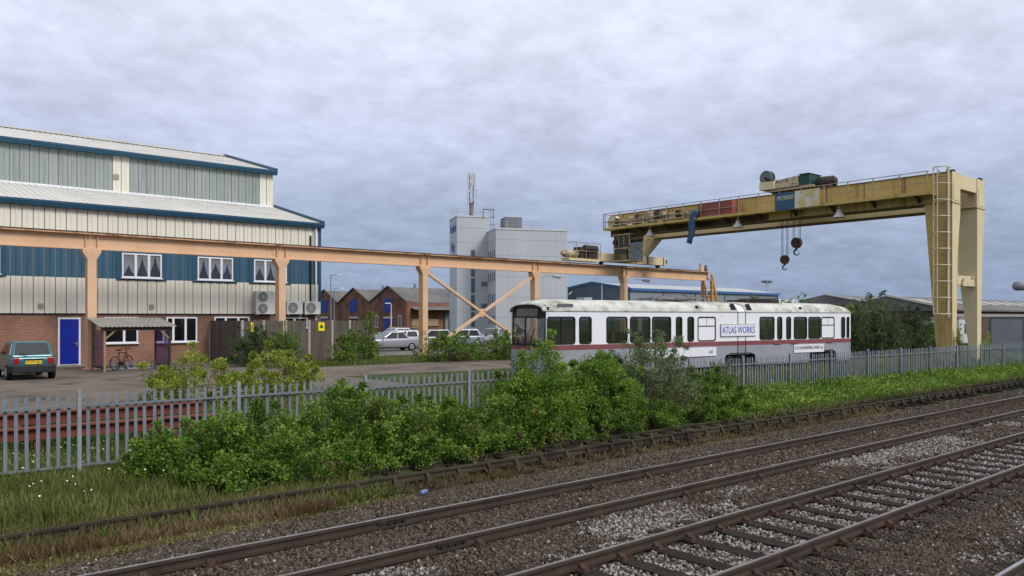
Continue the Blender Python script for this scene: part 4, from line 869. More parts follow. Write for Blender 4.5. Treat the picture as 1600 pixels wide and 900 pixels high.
# ================================================================== bicycle shelter
sh = thing('bicycle_shelter', 'lean-to bicycle shelter with corrugated roof and purple tinted side panels', 'shelter', (11.2, 41.9, .332)); ho = sh.location
tim = mat('pale_timber', (.33, .23, .12), (.24, .16, .085), 3, .85); dkt = mat('dark_timber', (.035, .025, .02), (.06, .045, .035), 3, .85)
u0, u1, v0, v1 = 9.8, 12.75, 40.75, 43.0
for u, v, m in ((u0, v0, tim), (u1, v0, dkt), (u0, v1, tim), (u1, v1, tim)): MB(ho).box(u - .05, u + .05, v - .05, v + .05, .33, 2.42 if v == v0 else 2.75).build('post', m, sh)
MB(ho).box(u0 - .1, u1 + .1, v0 - .09, v0 - .05, 2.28, 2.46).build('front_beam', dkt, sh); MB(ho).box(u0 - .05, u1 + .05, v1 + .05, v1 + .09, 2.6, 2.78).build('back_beam', tim, sh)
for u, s in ((u0, 1), (u1, -1)): MB(ho).bar((u, v0, 1.85), (u + s * .55, v0, 2.36), .07).bar((u, v0 + .05, 1.8), (u, v0 + .7, 2.5), .06).build('knee_brace', tim, sh)
rm = MB(ho); n = 60
a = [(u0 - .25 + (u1 - u0 + .5) * i / n, v0 - .25, 2.47 + .022 * math.sin(i * 1.9)) for i in range(n + 1)]; b = [(p[0], v1 + .2, p[2] + .42) for p in a]
rm.add(a + b + [(p[0], p[1], p[2] - .02) for p in a + b], [(i, i + 1, n + 2 + i, n + 1 + i) for i in range(n)] + [(i + 2 * n + 2, i + 2 * n + 3, 3 * n + 4 + i, 3 * n + 3 + i) for i in range(n)] + [(i, i + 1, 2 * n + 3 + i, 2 * n + 2 + i) for i in range(n)])
rm.build('corrugated_roof', mat('mossy_sheet', (.22, .21, .18), (.30, .29, .26), 1.5, .9, dirt=(.12, .11, .075), dscale=2), sh)
purp = glass_mat('purple_sheet', (.42, .40, .78), .14)
for u in (u0, u1): 
    MB(ho).box(u - .012, u + .0, v0 + .05, v1 - .05, .5, 2.3).build('side_panel', purp, sh)
    MB(ho).bar((u + .03, v0 + .05, 1.4), (u + .03, v1 - .05, 1.4), .05, .07).bar((u + .03, v0 + .05, .5), (u + .03, v1 - .05, .5), .05, .07).build('panel_rail', dkt, sh)
def ring(c, r, ax, m=16): return [c + Vector(((r * math.cos(t) if ax == 'v' else 0), (r * math.cos(t) if ax == 'u' else 0), r * math.sin(t))) for t in np.linspace(0, 2 * math.pi, m + 1)]
rk = thing('bicycle_rack', 'galvanised bicycle rack under the shelter roof', 'rack', (11.4, 42.6, .332)); k_ = MB(rk.location)
k_.bar((10.3, 42.4, .36), (12.5, 42.4, .36), .06).bar((10.3, 42.8, .36), (12.5, 42.8, .36), .06); k_.build('base_rail', steelg, rk)
for u in np.arange(10.5, 12.5, .33):
    for q in (0, .1): MB(rk.location).tube([(u + q, 42.4, .36), (u + q, 42.45, .75), (u + q, 42.75, .75), (u + q, 42.8, .36)], .015, 5).build('wheel_holder', steelg, rk)
bk = thing('bicycle', 'dark bicycle with red parts standing in the shelter rack', 'bicycle', (10.9, 42.1, .332), R(40)); 
for x in (-.52, .52):
    w_ = MB().tube([Vector((x, 0, .34)) + Vector((.33 * math.cos(t), 0, .33 * math.sin(t))) for t in np.linspace(0, 2 * math.pi, 19)], .022, 6).build('wheel', tyre, bk)
    sp = MB()
    for t in np.linspace(0, math.pi, 9)[:-1]: sp.bar((x - .32 * math.cos(t), 0, .34 - .32 * math.sin(t)), (x + .32 * math.cos(t), 0, .34 + .32 * math.sin(t)), .005)
    sp.build('spokes', steelg, w_)
MB().tube([(-.52, 0, .34), (-.08, 0, .3), (.36, 0, .82), (-.2, 0, .86), (-.08, 0, .3)], .02).tube([(-.52, 0, .34), (-.2, 0, .86), (-.22, 0, .95)], .015).tube([(.52, 0, .34), (.38, 0, .78), (.34, 0, 1.02)], .02).build('frame', mat('bike_red', (.2, .02, .025), (.03, .03, .03), 3, .4), bk)
MB().box(-.36, -.1, -.07, .07, .95, 1.0).build('saddle', tyre, bk, bevel=.02); MB().tube([(.3, -.3, 1.05), (.36, -.1, 1.03), (.36, .1, 1.03), (.3, .3, 1.05)], .016).build('handlebar', tyre, bk); MB().cyl((-.08, -.08, .3), (-.08, .08, .3), .09).bar((-.08, -.1, .3), (.05, -.1, .2), .02).build('crank', tyre, bk)
tb = thing('trestle_table', 'white topped table standing beside the teal hatchback', 'table', (3.9, 38.6, .332)); 
MB().box(-.7, .62, -.3, .3, .98, 1.03).build('top', whitep, tb); 
for x in (-.6, .55):
    for yy in (-.24, .24): MB().box(x - .03, x + .03, yy - .03, yy + .03, 0, .98).build('leg', whitep, tb)
# red steel beams stored on the bank
redst = mat('red_oxide_steel', (.12, .03, .023), (.17, .05, .037), 1.5, .85, dirt=(.12, .05, .035), dscale=2)
for k, (vv, zz0, lb) in enumerate(((20.9, .12, 'red oxide steel beam on short stands, the one nearer the palisade fence'), (22.0, .34, 'red oxide steel beam on short stands, the one nearer the yard'))):
    r = thing('steel_beam', lb, 'steel beam', (2, vv, 0), R(-1.5 + k), 'red steel beams stored behind the fence')
    MB().box(-9, 6.0 - k * .3, -.14, .14, zz0, zz0 + .04).box(-9, 6.0 - k * .3, -.14, .14, zz0 + .24, zz0 + .28).box(-9, 6 - k * .3, -.02, .02, zz0 + .04, zz0 + .24).build('beam', redst, r)
    for x in (-7, -4.0, -1.2, 1.6, 4.6): MB().box(x - .07, x + .07, -.1, .1, -.45, zz0).build('stand', redst, r)
# ================================================================== lamp posts, signal
def lamp_post(loc, h, rz, lb, arm=.9, m=None):
    r = thing('street_lamp', lb, 'street lamp', loc, rz, 'street lamps behind the works'); m = m or mat('lamp_post_grey', (.16, .18, .2))
    MB().cyl((0, 0, 0), (0, 0, h), .09, .055, 8).build('pole', m, r); MB().bar((0, 0, h - .05), (arm, 0, h + .05), .06).build('arm', m, r)
    MB().hexa([(arm - .1, -.12, h), (arm + .6, -.08, h + .02), (arm + .6, .08, h + .02), (arm - .1, .12, h), (arm - .1, -.1, h + .14), (arm + .55, -.05, h + .1), (arm + .55, .05, h + .1), (arm - .1, .1, h + .14)]).build('lamp_head', mat('lamp_head', (.6, .6, .6)), r)
lamp_post((47.9, 90.7, .33), 7.9, R(-40), 'tall dark street lamp right beside the blue building corner'); lamp_post((56, 105, .33), 6.8, R(-40), 'street lamp in front of the middle brick gable'); lamp_post((53.65, 85.7, .33), 4.3, R(140), 'short pale lamp post before the right brick gable', .2, mat('pale_pole', (.5, .5, .5)))
fl = thing('floodlight_mast', 'distant floodlight mast above the blue grey shed', 'floodlight', (143, 87.6, .3)); MB().cyl((0, 0, 0), (0, 0, 9.6), .16, .1, 8).build('pole', steelg, fl); MB().box(-1.1, -.2, -.6, .6, 9.6, 10.0).box(.2, 1.1, -.6, .6, 9.6, 10.0).box(-1.1, 1.1, -.1, .1, 9.5, 9.62).build('lamps', mat('fan_dark', (.1, .1, .1)), fl)
sgp = thing('railway_signal', 'grey round hooded railway signal head on a bracket beside the tracks', 'signal', (41.3, 11.7, -.35)); MB().cyl((0, 0, 0), (0, 0, 5.2), .08, n=10).build('post', steelg, sgp)
MB().cyl((-2.6, .0, 4.6), (-1.9, 0, 4.62), .2, .2, 18).cyl((-1.9, 0, 4.62), (-1.6, 0, 4.62), .2, .1, 18).build('head', mat('signal_grey', (.17, .18, .19), (.24, .25, .26), 5, .5), sgp, True); MB().bar((-1.6, 0, 4.62), (0, 0, 4.62), .09).build('bracket', steelg, sgp)
ct = thing('steel_container', 'grey steel container behind the fence beyond the crane', 'container', (72, 21.5, .3)); MB().box(-3.2, 3.5, -1.2, 1.2, .1, 2.6).build('box', mat('container_grey', (.24, .26, .30), (.28, .3, .34), 1, .6), ct)
MB().box(-3.25, -3.16, -1.25, -1.1, .05, 2.65).box(-3.25, -3.16, 1.1, 1.25, .05, 2.65).box(-3.25, 3.5, -1.24, -1.16, 2.55, 2.66).box(-3.25, -3.16, -1.1, 1.1, 2.55, 2.66).build('frame', mat('fan_dark', (.1, .1, .1)), ct)
bx = tag(MB((8.1, 11.9, -.3)).cyl((8.07, 11.9, -.26), (8.2, 11.93, -.25), .045, .04, 8).cyl((8.2, 11.93, -.25), (8.25, 11.94, -.24), .04, .015, 8).build('litter_bottle', mat('litter_blue', (.04, .09, .25), (.2, .27, .42), 12, .4), None, True), 'crumpled blue drinks bottle lying on the ballast shoulder', 'litter'); bx.location = (8.1, 11.9, -.3)
# ================================================================== grey tower with mast
TWR = R(-25.8)
tw = thing('grey_tower', 'pale grey clad stair tower and office block with rooftop phone mast', 'building', (75.1, 91.0, .3), TWR)
tg = mat('tower_cladding', (.40, .42, .45), (.45, .47, .50), .25, .6, streak=True); tseam = mat('tower_seam', (.30, .32, .35)); twin = mat('tower_window', (.06, .09, .13), (.10, .14, .19), .8, .15); louv = mat('louvre_dark', (.14, .15, .17))
hA, hB = 18.1, 15.7
MB().box(0, 11.15, 0, 14, 0, hB).build('office_block', tg, tw); MB().box(-4.8, .25, 5.5, 11.8, 0, hA).build('stair_tower', tg, tw)
cp_ = MB().box(-.08, 11.23, -.08, 14.08, hB, hB + .25).build('parapet', mat('tower_coping', (.5, .52, .54)), tw); MB().box(-4.88, .33, 5.42, 11.88, hA, hA + .25).build('parapet', mat('tower_coping', (.5, .52, .54)), tw)
for z in (2.6, 5.6, 8.7, 11.8, 14.2): MB().box(-.01, 11.16, -.012, 0, z, z + .05).box(-.012, 0, 0, 5.4, z, z + .05).build('cladding_joint', tseam, tw)
for z in (3.4, 7.0, 10.6, 14.2, 16.4): MB().box(-4.81, .2, 5.488, 5.5, z, z + .05).box(-4.812, -4.8, 5.5, 11.8, z, z + .05).build('cladding_joint', tseam, tw)
for x in np.arange(.93, 11, .93): MB().box(x, x + .02, -.006, 0, 0, hB).build('cladding_joint', tseam, tw)
for z in (1.6, 4.9, 8.1, 11.4):
    for y in (.7, 1.9, 3.1, 4.3): 
        f_ = MB().box(-.03, .0, y, y + .5, z, z + 1.25).build('window', twin, tw); MB().box(-.06, -.0, y - .06, y + .61, z - .08, z - .003).build('sill', tseam, f_)
z = 1.2
for h_ in (2.2, 2.4, 2.3, 1.6, 2.2): MB().box(-2.6, -2.0, 5.46, 5.5, z, z + h_).build('stair_window', twin, tw); z += h_ + .28
for z in (4.0, 7.4, 11.0): MB().box(-1.0, .1, 5.46, 5.5, z, z + .75).build('louvre', louv, tw)
MB().box(3.2, 4.6, -.03, 0, 0, 2.4).build('door', louv, tw)
MB().box(2.2, 4.9, 3, 6, hB + .25, hB + 2.3).build('plant_room', mat('plant_grey', (.13, .135, .14), (.18, .185, .19), .8, .7), tw); MB().box(3.0, 4.4, 2.95, 3.0, hB + .6, hB + 1.9).build('plant_louvre', louv, tw)
rl = MB()
for z in (.55, 1.0): rl.bar((0, 0, hB + .25 + z), (11.1, 0, hB + .25 + z), .04).bar((-4.8, 5.5, hA + .25 + z), (.2, 5.5, hA + .25 + z), .04).bar((-4.8, 5.5, hA + .25 + z), (-4.8, 11.8, hA + .25 + z), .04)
for x in np.arange(0, 11.2, 1.85): rl.bar((x, 0, hB + .2), (x, 0, hB + 1.25), .04)
for x in np.arange(-4.8, .3, 1.25): rl.bar((x, 5.5, hA + .2), (x, 5.5, hA + 1.25), .04)
rl.build('roof_railing', steelg, tw)
ls = MB()
for x in (-.7, .9): ls.bar((x, 5.4, hA + 1.2), (x, 5.4, hA - .1), .12)
ls.bar((-.7, 5.4, hA + 1.25), (1.1, 5.4, hA + 1.25), .14)
for x in (.55, 1.0): ls.bar((x, 5.6, hA - 2.3), (x, 5.6, hA + 1.2), .06)
for z in np.arange(-2.2, 1.2, 1.15): ls.bar((.4, 5.6, hA + z), (1.15, 5.6, hA + z), .1)
ls.build('roof_ladder', louv, tw)
# phone mast
ms = MB(); mx_, my_ = -2.3, 6.6
ms.cyl((mx_, my_, hA), (mx_, my_, hA + 2.4), .36, .36, 10)
for dx, dy in ((-.3, -.3), (.3, -.3), (.3, .3), (-.3, .3)): ms.bar((mx_ + dx, my_ + dy, hA + 2.2), (mx_ + dx, my_ + dy, hA + 6.9), .07)
for k in range(8):
    z = hA + 2.4 + k * .55; s = 1 if k % 2 else -1; ms.bar((mx_ - .3 * s, my_ - .3, z), (mx_ + .3 * s, my_ - .3, z + .55), .05).bar((mx_ - .3, my_ + .3 * s, z), (mx_ - .3, my_ - .3 * s, z + .55), .05)
mo = ms.build('mast', mat('mast_steel', (.13, .135, .14), (.2, .2, .21), 2, .6), tw)
for dx, dy in ((-.55, -.2), (.05, -.55), (.5, -.1)): MB().box(mx_ + dx - .15, mx_ + dx + .15, my_ + dy - .07, my_ + dy + .07, hA + 4.9, hA + 6.95).build('antenna_panel', mat('antenna_white', (.5, .5, .5)), mo)
for dx, z in ((-.75, 3.2), (.55, 2.6), (-.55, 4.1), (.6, 4.3)): MB().cyl((mx_ + dx, my_ - .45, hA + z), (mx_ + dx, my_ - .6, hA + z), .22, .25, 12).bar((mx_, my_, hA + z), (mx_ + dx, my_ - .4, hA + z), .05).build('dish', mat('antenna_white', (.5, .5, .5)), mo)
for dx in (-.6, .75): MB().bar((mx_ + dx, my_, hA + 1.9), (mx_ + dx, my_, hA + 4.6), .05).build('whip_aerial', louv, mo)
tb_ = mat('tower_blue', (.02, .12, .38))
for s, z in (('Festival', 16.6), ('Play', 13.6)): text(s, 2.2, tb_, tw, face_mx((-4.83, 8.7, z), (0, -1, 0), (0, 0, 1)), sx=.72 if len(s) > 4 else .9, depth=.01)
# ================================================================== brick gabled workshop
dbrick = brick_mat('dark_brick', (.20, .075, .045), (.13, .05, .032), (.16, .12, .09), 'y', (.5, .48, .45)); dbrick2 = brick_mat('orange_brick', (.30, .11, .06), (.22, .08, .045), (.2, .15, .11), 'x', (.7, .65, .6))
slate = mat('old_roof', (.10, .10, .10), (.16, .155, .15), .35, .85, dirt=(.07, .065, .055), dscale=.4); bdoor = mat('workshop_blue', (.015, .035, .22), (.02, .045, .27), 1, .5); stone = mat('pale_lintel', (.5, .48, .44))
U0 = 80.1; gvs = [122.8, 135.8, 148.5, 161]; ap = [129, 142.1, 154.6]; zE, zA = 5.75, 8.6
ws = thing('brick_workshop', 'old brick workshop with a row of gables and blue doors', 'building', (U0, 135, .3)); wo = ws.location
for k in range(3):
    a, b, c = gvs[k], gvs[k + 1], ap[k]
    g = MB(wo).prism([(U0, a, .3), (U0, b, .3), (U0, b, zE), (U0, c, zA), (U0, a, zE)], (.4, 0, 0)).build('gable_wall', dbrick, ws)
    for p, q in (((a - .1, zE), (c, zA + .12)), ((c, zA + .12), (b + .1, zE))): MB(wo).bar((U0 - .05, p[0], p[1] + .1), (U0 - .05, q[0], q[1] + .1), .35, .22).build('coping', mat('gable_coping', (.10, .075, .06)), g)
    MB(wo).prism([(U0 - .06, c - 1.35, 3.95), (U0 - .06, c + 1.35, 3.95)] + [(U0 - .06, c + 1.35 * math.cos(t), 6.1 + .55 * math.sin(t)) for t in np.linspace(0, math.pi, 7)], (.055, 0, 0)).build('loft_door', bdoor, g)
    MB(wo).box(U0 - .06, U0 - .005, c - 1.4, c + 1.4, .3, 2.7).build('door', bdoor if k != 1 else darkroom, g); MB(wo).box(U0 - .08, U0 - .005, c - 1.7, c + 1.7, 2.72, 3.05).build('lintel', stone, g)
    if k == 0:
        for vv in (c - 4.6, c + 3.6):
            w_ = MB(wo).box(U0 - .05, U0 - .005, vv, vv + 1.1, .9, 3.3).build('window', stone, g); MB(wo).box(U0 - .07, U0 - .051, vv + .18, vv + .92, 1.1, 3.1).build('pane', twin, w_)
    rf = MB(wo).prism([(U0 + .4, a, zE), (U0 + .4, c, zA), (U0 + .4, b, zE), (U0 + .4, b, zE - .2), (U0 + .4, a, zE - .2)], (45, 0, 0)).build('roof', slate, ws)
    for q in (12, 30): MB(wo).bar((U0 + q, a + (c - a) * .45, zE + (zA - zE) * .45 + .05), (U0 + q, a + (c - a) * .55, zE + (zA - zE) * .55 + .05), .3, 6).build('skylight', mat('skylight_pale', (.33, .34, .34)), rf)
MB(wo).box(U0 + .4, U0 + 45, 122.8, 161, .3, zE - .2).build('side_wall', dbrick2, ws)
MB(wo).prism([(U0 + .5, 120.5, 4.3), (U0 + .5, 122.9, 5.0), (U0 + .5, 129, 8.65), (U0 + .5, 129, 8.5), (U0 + .5, 122.8, 4.8)], (44, 0, 0)).build('side_roof', slate, ws)
for zf in (.28, .62): MB(wo).box(U0 + .5, U0 + 44.5, 122.8 + 6.2 * zf - .15, 122.8 + 6.2 * zf + .1, 5.0 + 3.6 * zf + .1, 5.0 + 3.6 * zf + .22).build('roof_flashing', mat('skylight_pale', (.33, .34, .34)), ws)
MB(wo).box(U0 - .3, U0 + .5, 122.1, 123.0, .3, 6.0).build('corner_pier', dbrick2, ws)
ent = MB(wo).box(U0 + 8.4, U0 + 15, 122.3, 122.78, .3, 4.1).build('entrance_surround', mat('entrance_grey', (.20, .23, .22)), ws); MB(wo).box(U0 + 9.2, U0 + 14.2, 122.2, 122.29, .3, 2.6).build('entrance_door', darkroom, ent)
sn = MB(wo).box(U0 + 8.7, U0 + 14.8, 122.15, 122.29, 2.75, 3.95).build('entrance_sign', mat('sign_grey_green', (.17, .24, .25)), ent); text('Festival Play', 1.0, tb_, sn, face_mx(Vector((U0 + 11.7, 122.13, 3.35)) - wo, (1, 0, 0), (0, 0, 1)), sx=.95)
MB(wo).box(U0 + 1, U0 + 7, 122.6, 122.79, 1.3, 2.6).build('boarded_window', mat('board_tan', (.38, .26, .18)), ws)
# yellow barrier in front of the workshop
br = thing('yellow_barrier', 'yellow steel barrier gate in front of the brick gables', 'barrier', (50, 80, .33), R(-15)); ym = mat('barrier_yellow', (.45, .28, .04))
for x in (0, 4.2): MB().box(x - .1, x + .1, -.1, .1, 0, 1.6).build('post', ym, br)
MB().bar((0, 0, 1.4), (4.2, 0, 1.4), .1).bar((0, 0, .5), (4.2, 0, .5), .1).bar((0, 0, .5), (1.2, 0, 1.4), .08).build('rail', ym, br)
for x in np.arange(.3, 4.1, .35): MB().bar((x, 0, .5), (x, 0, 1.4), .04).build('bar', ym, br)
# ================================================================== blue grey shed
shd = thing('blue_grey_shed', 'long low blue grey industrial shed with bright blue gutter', 'building', (90.3, 78, .3)); o_ = shd.location
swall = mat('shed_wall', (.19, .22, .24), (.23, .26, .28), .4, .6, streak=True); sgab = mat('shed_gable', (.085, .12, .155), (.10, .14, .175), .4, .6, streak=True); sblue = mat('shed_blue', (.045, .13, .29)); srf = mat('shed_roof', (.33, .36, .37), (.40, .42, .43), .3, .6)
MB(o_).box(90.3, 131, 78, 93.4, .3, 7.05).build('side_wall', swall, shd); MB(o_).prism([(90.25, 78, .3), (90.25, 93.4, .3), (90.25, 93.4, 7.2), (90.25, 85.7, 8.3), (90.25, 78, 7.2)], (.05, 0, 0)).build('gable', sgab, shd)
MB(o_).prism([(90.1, 77.8, 7.25), (90.1, 85.7, 8.36), (90.1, 93.6, 7.25), (90.1, 93.6, 7.1), (90.1, 85.7, 8.2), (90.1, 77.8, 7.1)], (41, 0, 0)).build('roof', srf, shd)
MB(o_).box(90.1, 131.1, 77.65, 77.8, 6.9, 7.28).build('gutter', sblue, shd); MB(o_).bar((90.05, 77.8, 7.25), (90.05, 85.7, 8.38), .1, .25).bar((90.05, 85.7, 8.38), (90.05, 93.6, 7.25), .1, .25).build('verge', sblue, shd)
for u in np.arange(98, 131.2, 8.2): MB(o_).box(u - .1, u + .1, 77.88, 78, .3, 6.9).build('downpipe', sblue, shd)
for u in np.arange(91, 131, 1.0): MB(o_).box(u, u + .04, 77.985, 78, .3, 6.9).build('wall_seam', mat('shed_seam', (.15, .18, .2)), shd)
MB(o_).cyl((90.1, 83.5, .3), (90.1, 83.5, 8.0), .1).build('flue', whitep, shd)
s2 = thing('low_shed', 'smaller pale roofed shed adjoining the blue grey shed', 'building', (131.5, 79, .3)); q_ = s2.location
MB(q_).box(131.3, 150, 80, 92, .3, 5.2).build('wall', swall, s2); MB(q_).prism([(131.2, 79.7, 5.2), (131.2, 86, 6.6), (131.2, 92.3, 5.2)], (19, 0, 0)).build('roof', srf, s2); MB(q_).box(131.2, 150.2, 79.6, 79.72, 5.0, 5.25).build('gutter', sblue, s2)
# ================================================================== old sheds on the right
def old_shed(u0, u1, v0, zE, zR, dep, lb, glaz):
    r = thing('old_works_shed', lb, 'building', (u0, v0, .3)); o = r.location
    MB(o).box(u0, u1, v0, v0 + 2 * dep, .3, zE).build('wall', brick_mat('maroon_brick', (.11, .05, .045), (.085, .04, .036), (.1, .08, .07), 'x'), r)
    MB(o).prism([(u0 - .3, v0 - .4, zE), (u0 - .3, v0 + dep, zR), (u0 - .3, v0 + 2 * dep, zE), (u0 - .3, v0 + 2 * dep, zE - .25), (u0 - .3, v0 - .4, zE - .25)], (u1 - u0 + .6, 0, 0)).build('roof', slate, r)
    MB(o).bar((u0 - .3, v0 - .4, zE + .15), (u0 - .3, v0 + dep, zR + .15), .5, .3).build('verge', stone, r)
    f = .5
    for k in range(int((u1 - u0) / 6)):
        a = u0 + k * 6 + 1; MB(o).prism([(a, v0 + dep * .35, zE + (zR - zE) * .35 + .2), (a, v0 + dep * .7, zE + (zR - zE) * .7 + .2), (a, v0 + dep * .7, zE + (zR - zE) * .7 + .05), (a, v0 + dep * .35, zE + (zR - zE) * .35 + .05)], (4.5, 0, 0)).build('rooflight', glaz, r)
    MB(o).box(u0, u1, v0 - .05, v0, zE - 1.0, zE - .6).build('eaves_band', mat('pale_band', (.32, .31, .30)), r)
g1 = mat('old_glazing', (.20, .20, .19), (.13, .13, .12), .5, .5); g2 = mat('old_glazing_pale', (.34, .33, .31), (.24, .23, .21), .5, .5)
old_shed(150, 262, 70, 5.6, 7.4, 9, 'long old grey roofed works shed beyond the bushes', g1)
old_shed(112, 190, 42, 4.0, 5.9, 8, 'old works shed with patched rooflights seen between crane legs', g2)
wl_ = tag(MB((100, 36, .3)).box(88, 175, 36, 36.3, .3, 2.5).build('yard_wall', brick_mat('maroon_brick', (.11, .05, .045), (.085, .04, .036), (.1, .08, .07), 'x')), 'low maroon brick yard wall far behind the crane legs', 'wall'); wl_.location = (100, 36, .3)
pb = thing('portable_cabin', 'white portable cabin in the far yard behind the crane', 'cabin', (82, 30, .3)); MB().box(-2.5, 2.5, -1.2, 1.2, .2, 2.5).build('body', mat('cabin_white', (.5, .52, .54)), pb); MB().box(-2.6, 2.6, -1.3, 1.3, 2.5, 2.6).build('roof', steelg, pb); MB().box(-1.2, .2, -1.24, -1.2, 1.1, 2.0).build('window', twin, pb)
# ================================================================== vegetation
def leaf_mat(nm, dark, mid, light):
    m = bpy.data.materials.new(nm); m.use_nodes = True; t = m.node_tree; b = t.nodes['Principled BSDF']; l = t.links.new
    b.inputs['Roughness'].default_value = .55; b.inputs['Specular IOR Level'].default_value = .25
    at = t.nodes.new('ShaderNodeAttribute'); at.attribute_name = 'tint'; r = t.nodes.new('ShaderNodeValToRGB'); l(at.outputs['Fac'], r.inputs[0]); e = r.color_ramp.elements
    e[0].color = (*dark, 1); e[1].color = (.17, .135, .05, 1); k = e.new(.93); k.color = (*light, 1); k = e.new(.5); k.color = (*mid, 1); l(r.outputs[0], b.inputs['Base Color'])
    tr_ = t.nodes.new('ShaderNodeBsdfTranslucent'); l(r.outputs[0], tr_.inputs[0]); mx = t.nodes.new('ShaderNodeMixShader'); mx.inputs[0].default_value = .33
    l(b.outputs[0], mx.inputs[1]); l(tr_.outputs[0], mx.inputs[2]); l(mx.outputs[0], t.nodes['Material Output'].inputs[0]); return m
G_mid = leaf_mat('leaf_green', (0.044, 0.100, 0.012), (0.115, 0.215, 0.024), (0.235, 0.345, 0.055))
G_yel = leaf_mat('leaf_yellow_green', (.11, .16, .018), (.24, .30, .035), (.38, .42, .08))
G_grey = leaf_mat('leaf_willow', (0.061, 0.101, 0.038), (0.128, 0.182, 0.070), (0.243, 0.290, 0.135))
G_bright = leaf_mat('leaf_bright', (0.058, 0.130, 0.013), (0.150, 0.270, 0.028), (0.280, 0.400, 0.060))
G_dark = leaf_mat('leaf_dark', (0.022, 0.053, 0.015), (0.048, 0.094, 0.025), (0.094, 0.150, 0.044))
G_dry = leaf_mat('dry_stalks', (0.121, 0.072, 0.039), (0.209, 0.138, 0.072), (0.330, 0.253, 0.143))
G_grass = leaf_mat('grass_blades', (.075, .10, .022), (.15, .19, .045), (.27, .28, .11))
bark = mat('bark', (.07, .055, .04), (.12, .095, .07), 8, .95)
def leaves_mesh(nm, P, D, size, m, tint, fold=.25, aspect=.55):
    """P leaf bases, D unit directions; each leaf a folded four point blade"""
    n = len(P); up = RNG.normal(size=(n, 3)); up[:, 2] += .8; S = np.cross(D, up); S /= np.linalg.norm(S, axis=1)[:, None] + 1e-9
    Nn = np.cross(S, D); s = size[:, None]
    V = np.empty((n, 4, 3)); V[:, 0] = P; V[:, 1] = P + D * s * .5 + S * s * aspect * .5 + Nn * s * fold * .4; V[:, 2] = P + D * s; V[:, 3] = P + D * s * .5 - S * s * aspect * .5 + Nn * s * fold * .4
    me = bpy.data.meshes.new(nm); me.vertices.add(n * 4); me.vertices.foreach_set('co', V.reshape(-1).astype(np.float32))
    tri = np.array([0, 1, 2, 0, 2, 3]); idx = (np.arange(n)[:, None] * 4 + tri[None]).reshape(-1).astype(np.int32)
    me.loops.add(n * 6); me.loops.foreach_set('vertex_index', idx); me.polygons.add(n * 2); me.polygons.foreach_set('loop_start', np.arange(0, n * 6, 3, dtype=np.int32))
    a = me.attributes.new('tint', 'FLOAT', 'POINT'); a.data.foreach_set('value', np.repeat(np.clip(tint, 0, 1), 4).astype(np.float32))
    me.update(); me.validate(); me.materials.append(m); return me
def unit(a): return a / (np.linalg.norm(a, axis=1)[:, None] + 1e-9)
def bush(loc, rx, ry, h, n, m, lb, size=.06, nm='bush', cat='bush', group=None, clumps=None, base=.08, open_=.3, shoots=0, rz=0.0):
    r = thing(nm, lb, cat, loc, rz, group)
    nc = clumps or int(30 + 20 * rx * h); ce = []
    while len(ce) < nc:
        p = RNG.uniform(-1, 1, 3); d = math.sqrt(p[0] ** 2 + p[1] ** 2 + (max(0, p[2])) ** 2)
        if d > 1: continue
        zf = (p[2] * .5 + .5); w = (1 - .45 * zf ** 2)
        ce.append((p[0] * rx * w, p[1] * ry * w, base * h + zf * h * (.92 - base) * (1 - .3 * (p[0] ** 2 + p[1] ** 2))))
    for k in range(shoots):
        a = RNG.uniform(0, 6.28); q = RNG.uniform(.2, .8); x, y_ = math.cos(a) * rx * q, math.sin(a) * ry * q
        for j in range(4): ce.append((x + RNG.normal() * .03, y_ + RNG.normal() * .03, h * (.78 + .11 * j)))
    for k in range(nc // 2):      # sprigs standing out of the outline
        c = ce[RNG.integers(0, nc)]; q = RNG.uniform(.1, .32)
        ce.append((c[0] * (1 + q * .7), c[1] * (1 + q * .7), c[2] + q * h * .7)); 
    ce = np.array(ce); cr = np.full(len(ce), 1.0) * (.13 + .12 * min(1.4, h / 2)) * RNG.uniform(.7, 1.3, len(ce))
    cr[nc:] *= .42
    k = RNG.integers(0, len(ce), n); off = unit(RNG.normal(size=(n, 3))) * (RNG.random(n) ** (1 / 2.2))[:, None] * cr[k][:, None]; off[:, 2] *= .8
    P = ce[k] + off; P[:, 2] = np.maximum(P[:, 2], .02)
    D = unit(off / (cr[k][:, None]) + RNG.normal(size=(n, 3)) * .7 + np.array([0, 0, .12]))
    tint = .45 + RNG.normal(size=n) * .17 + (RNG.normal(size=len(ce)) * .2)[k]
    tint = np.clip(tint, 0, .92); dead = np.isin(k, RNG.integers(0, len(ce), max(1, len(ce) // 22))) & (RNG.random(n) < .6); tint[dead | (RNG.random(n) < .006)] = 1.0
    obj('crown', leaves_mesh('crown', P, D, size * RNG.uniform(.6, 1.35, n), m, tint), r)
    st = MB()
    for c in ce[::2]:
        b0 = Vector((c[0] * .25, c[1] * .25, -.1)); c = Vector(c); mid = b0.lerp(c, .55) + Vector((RNG.normal() * .06, RNG.normal() * .06, .08 * h))
        st.cyl(b0, mid, .018 * max(1, h / 2), .011 * max(1, h / 2), 5, False); st.cyl(mid, c, .011 * max(1, h / 2), .004, 5, False)
    st.build('trunk', bark, r); return r
g = 'wild bushes along the foot of the palisade fence'
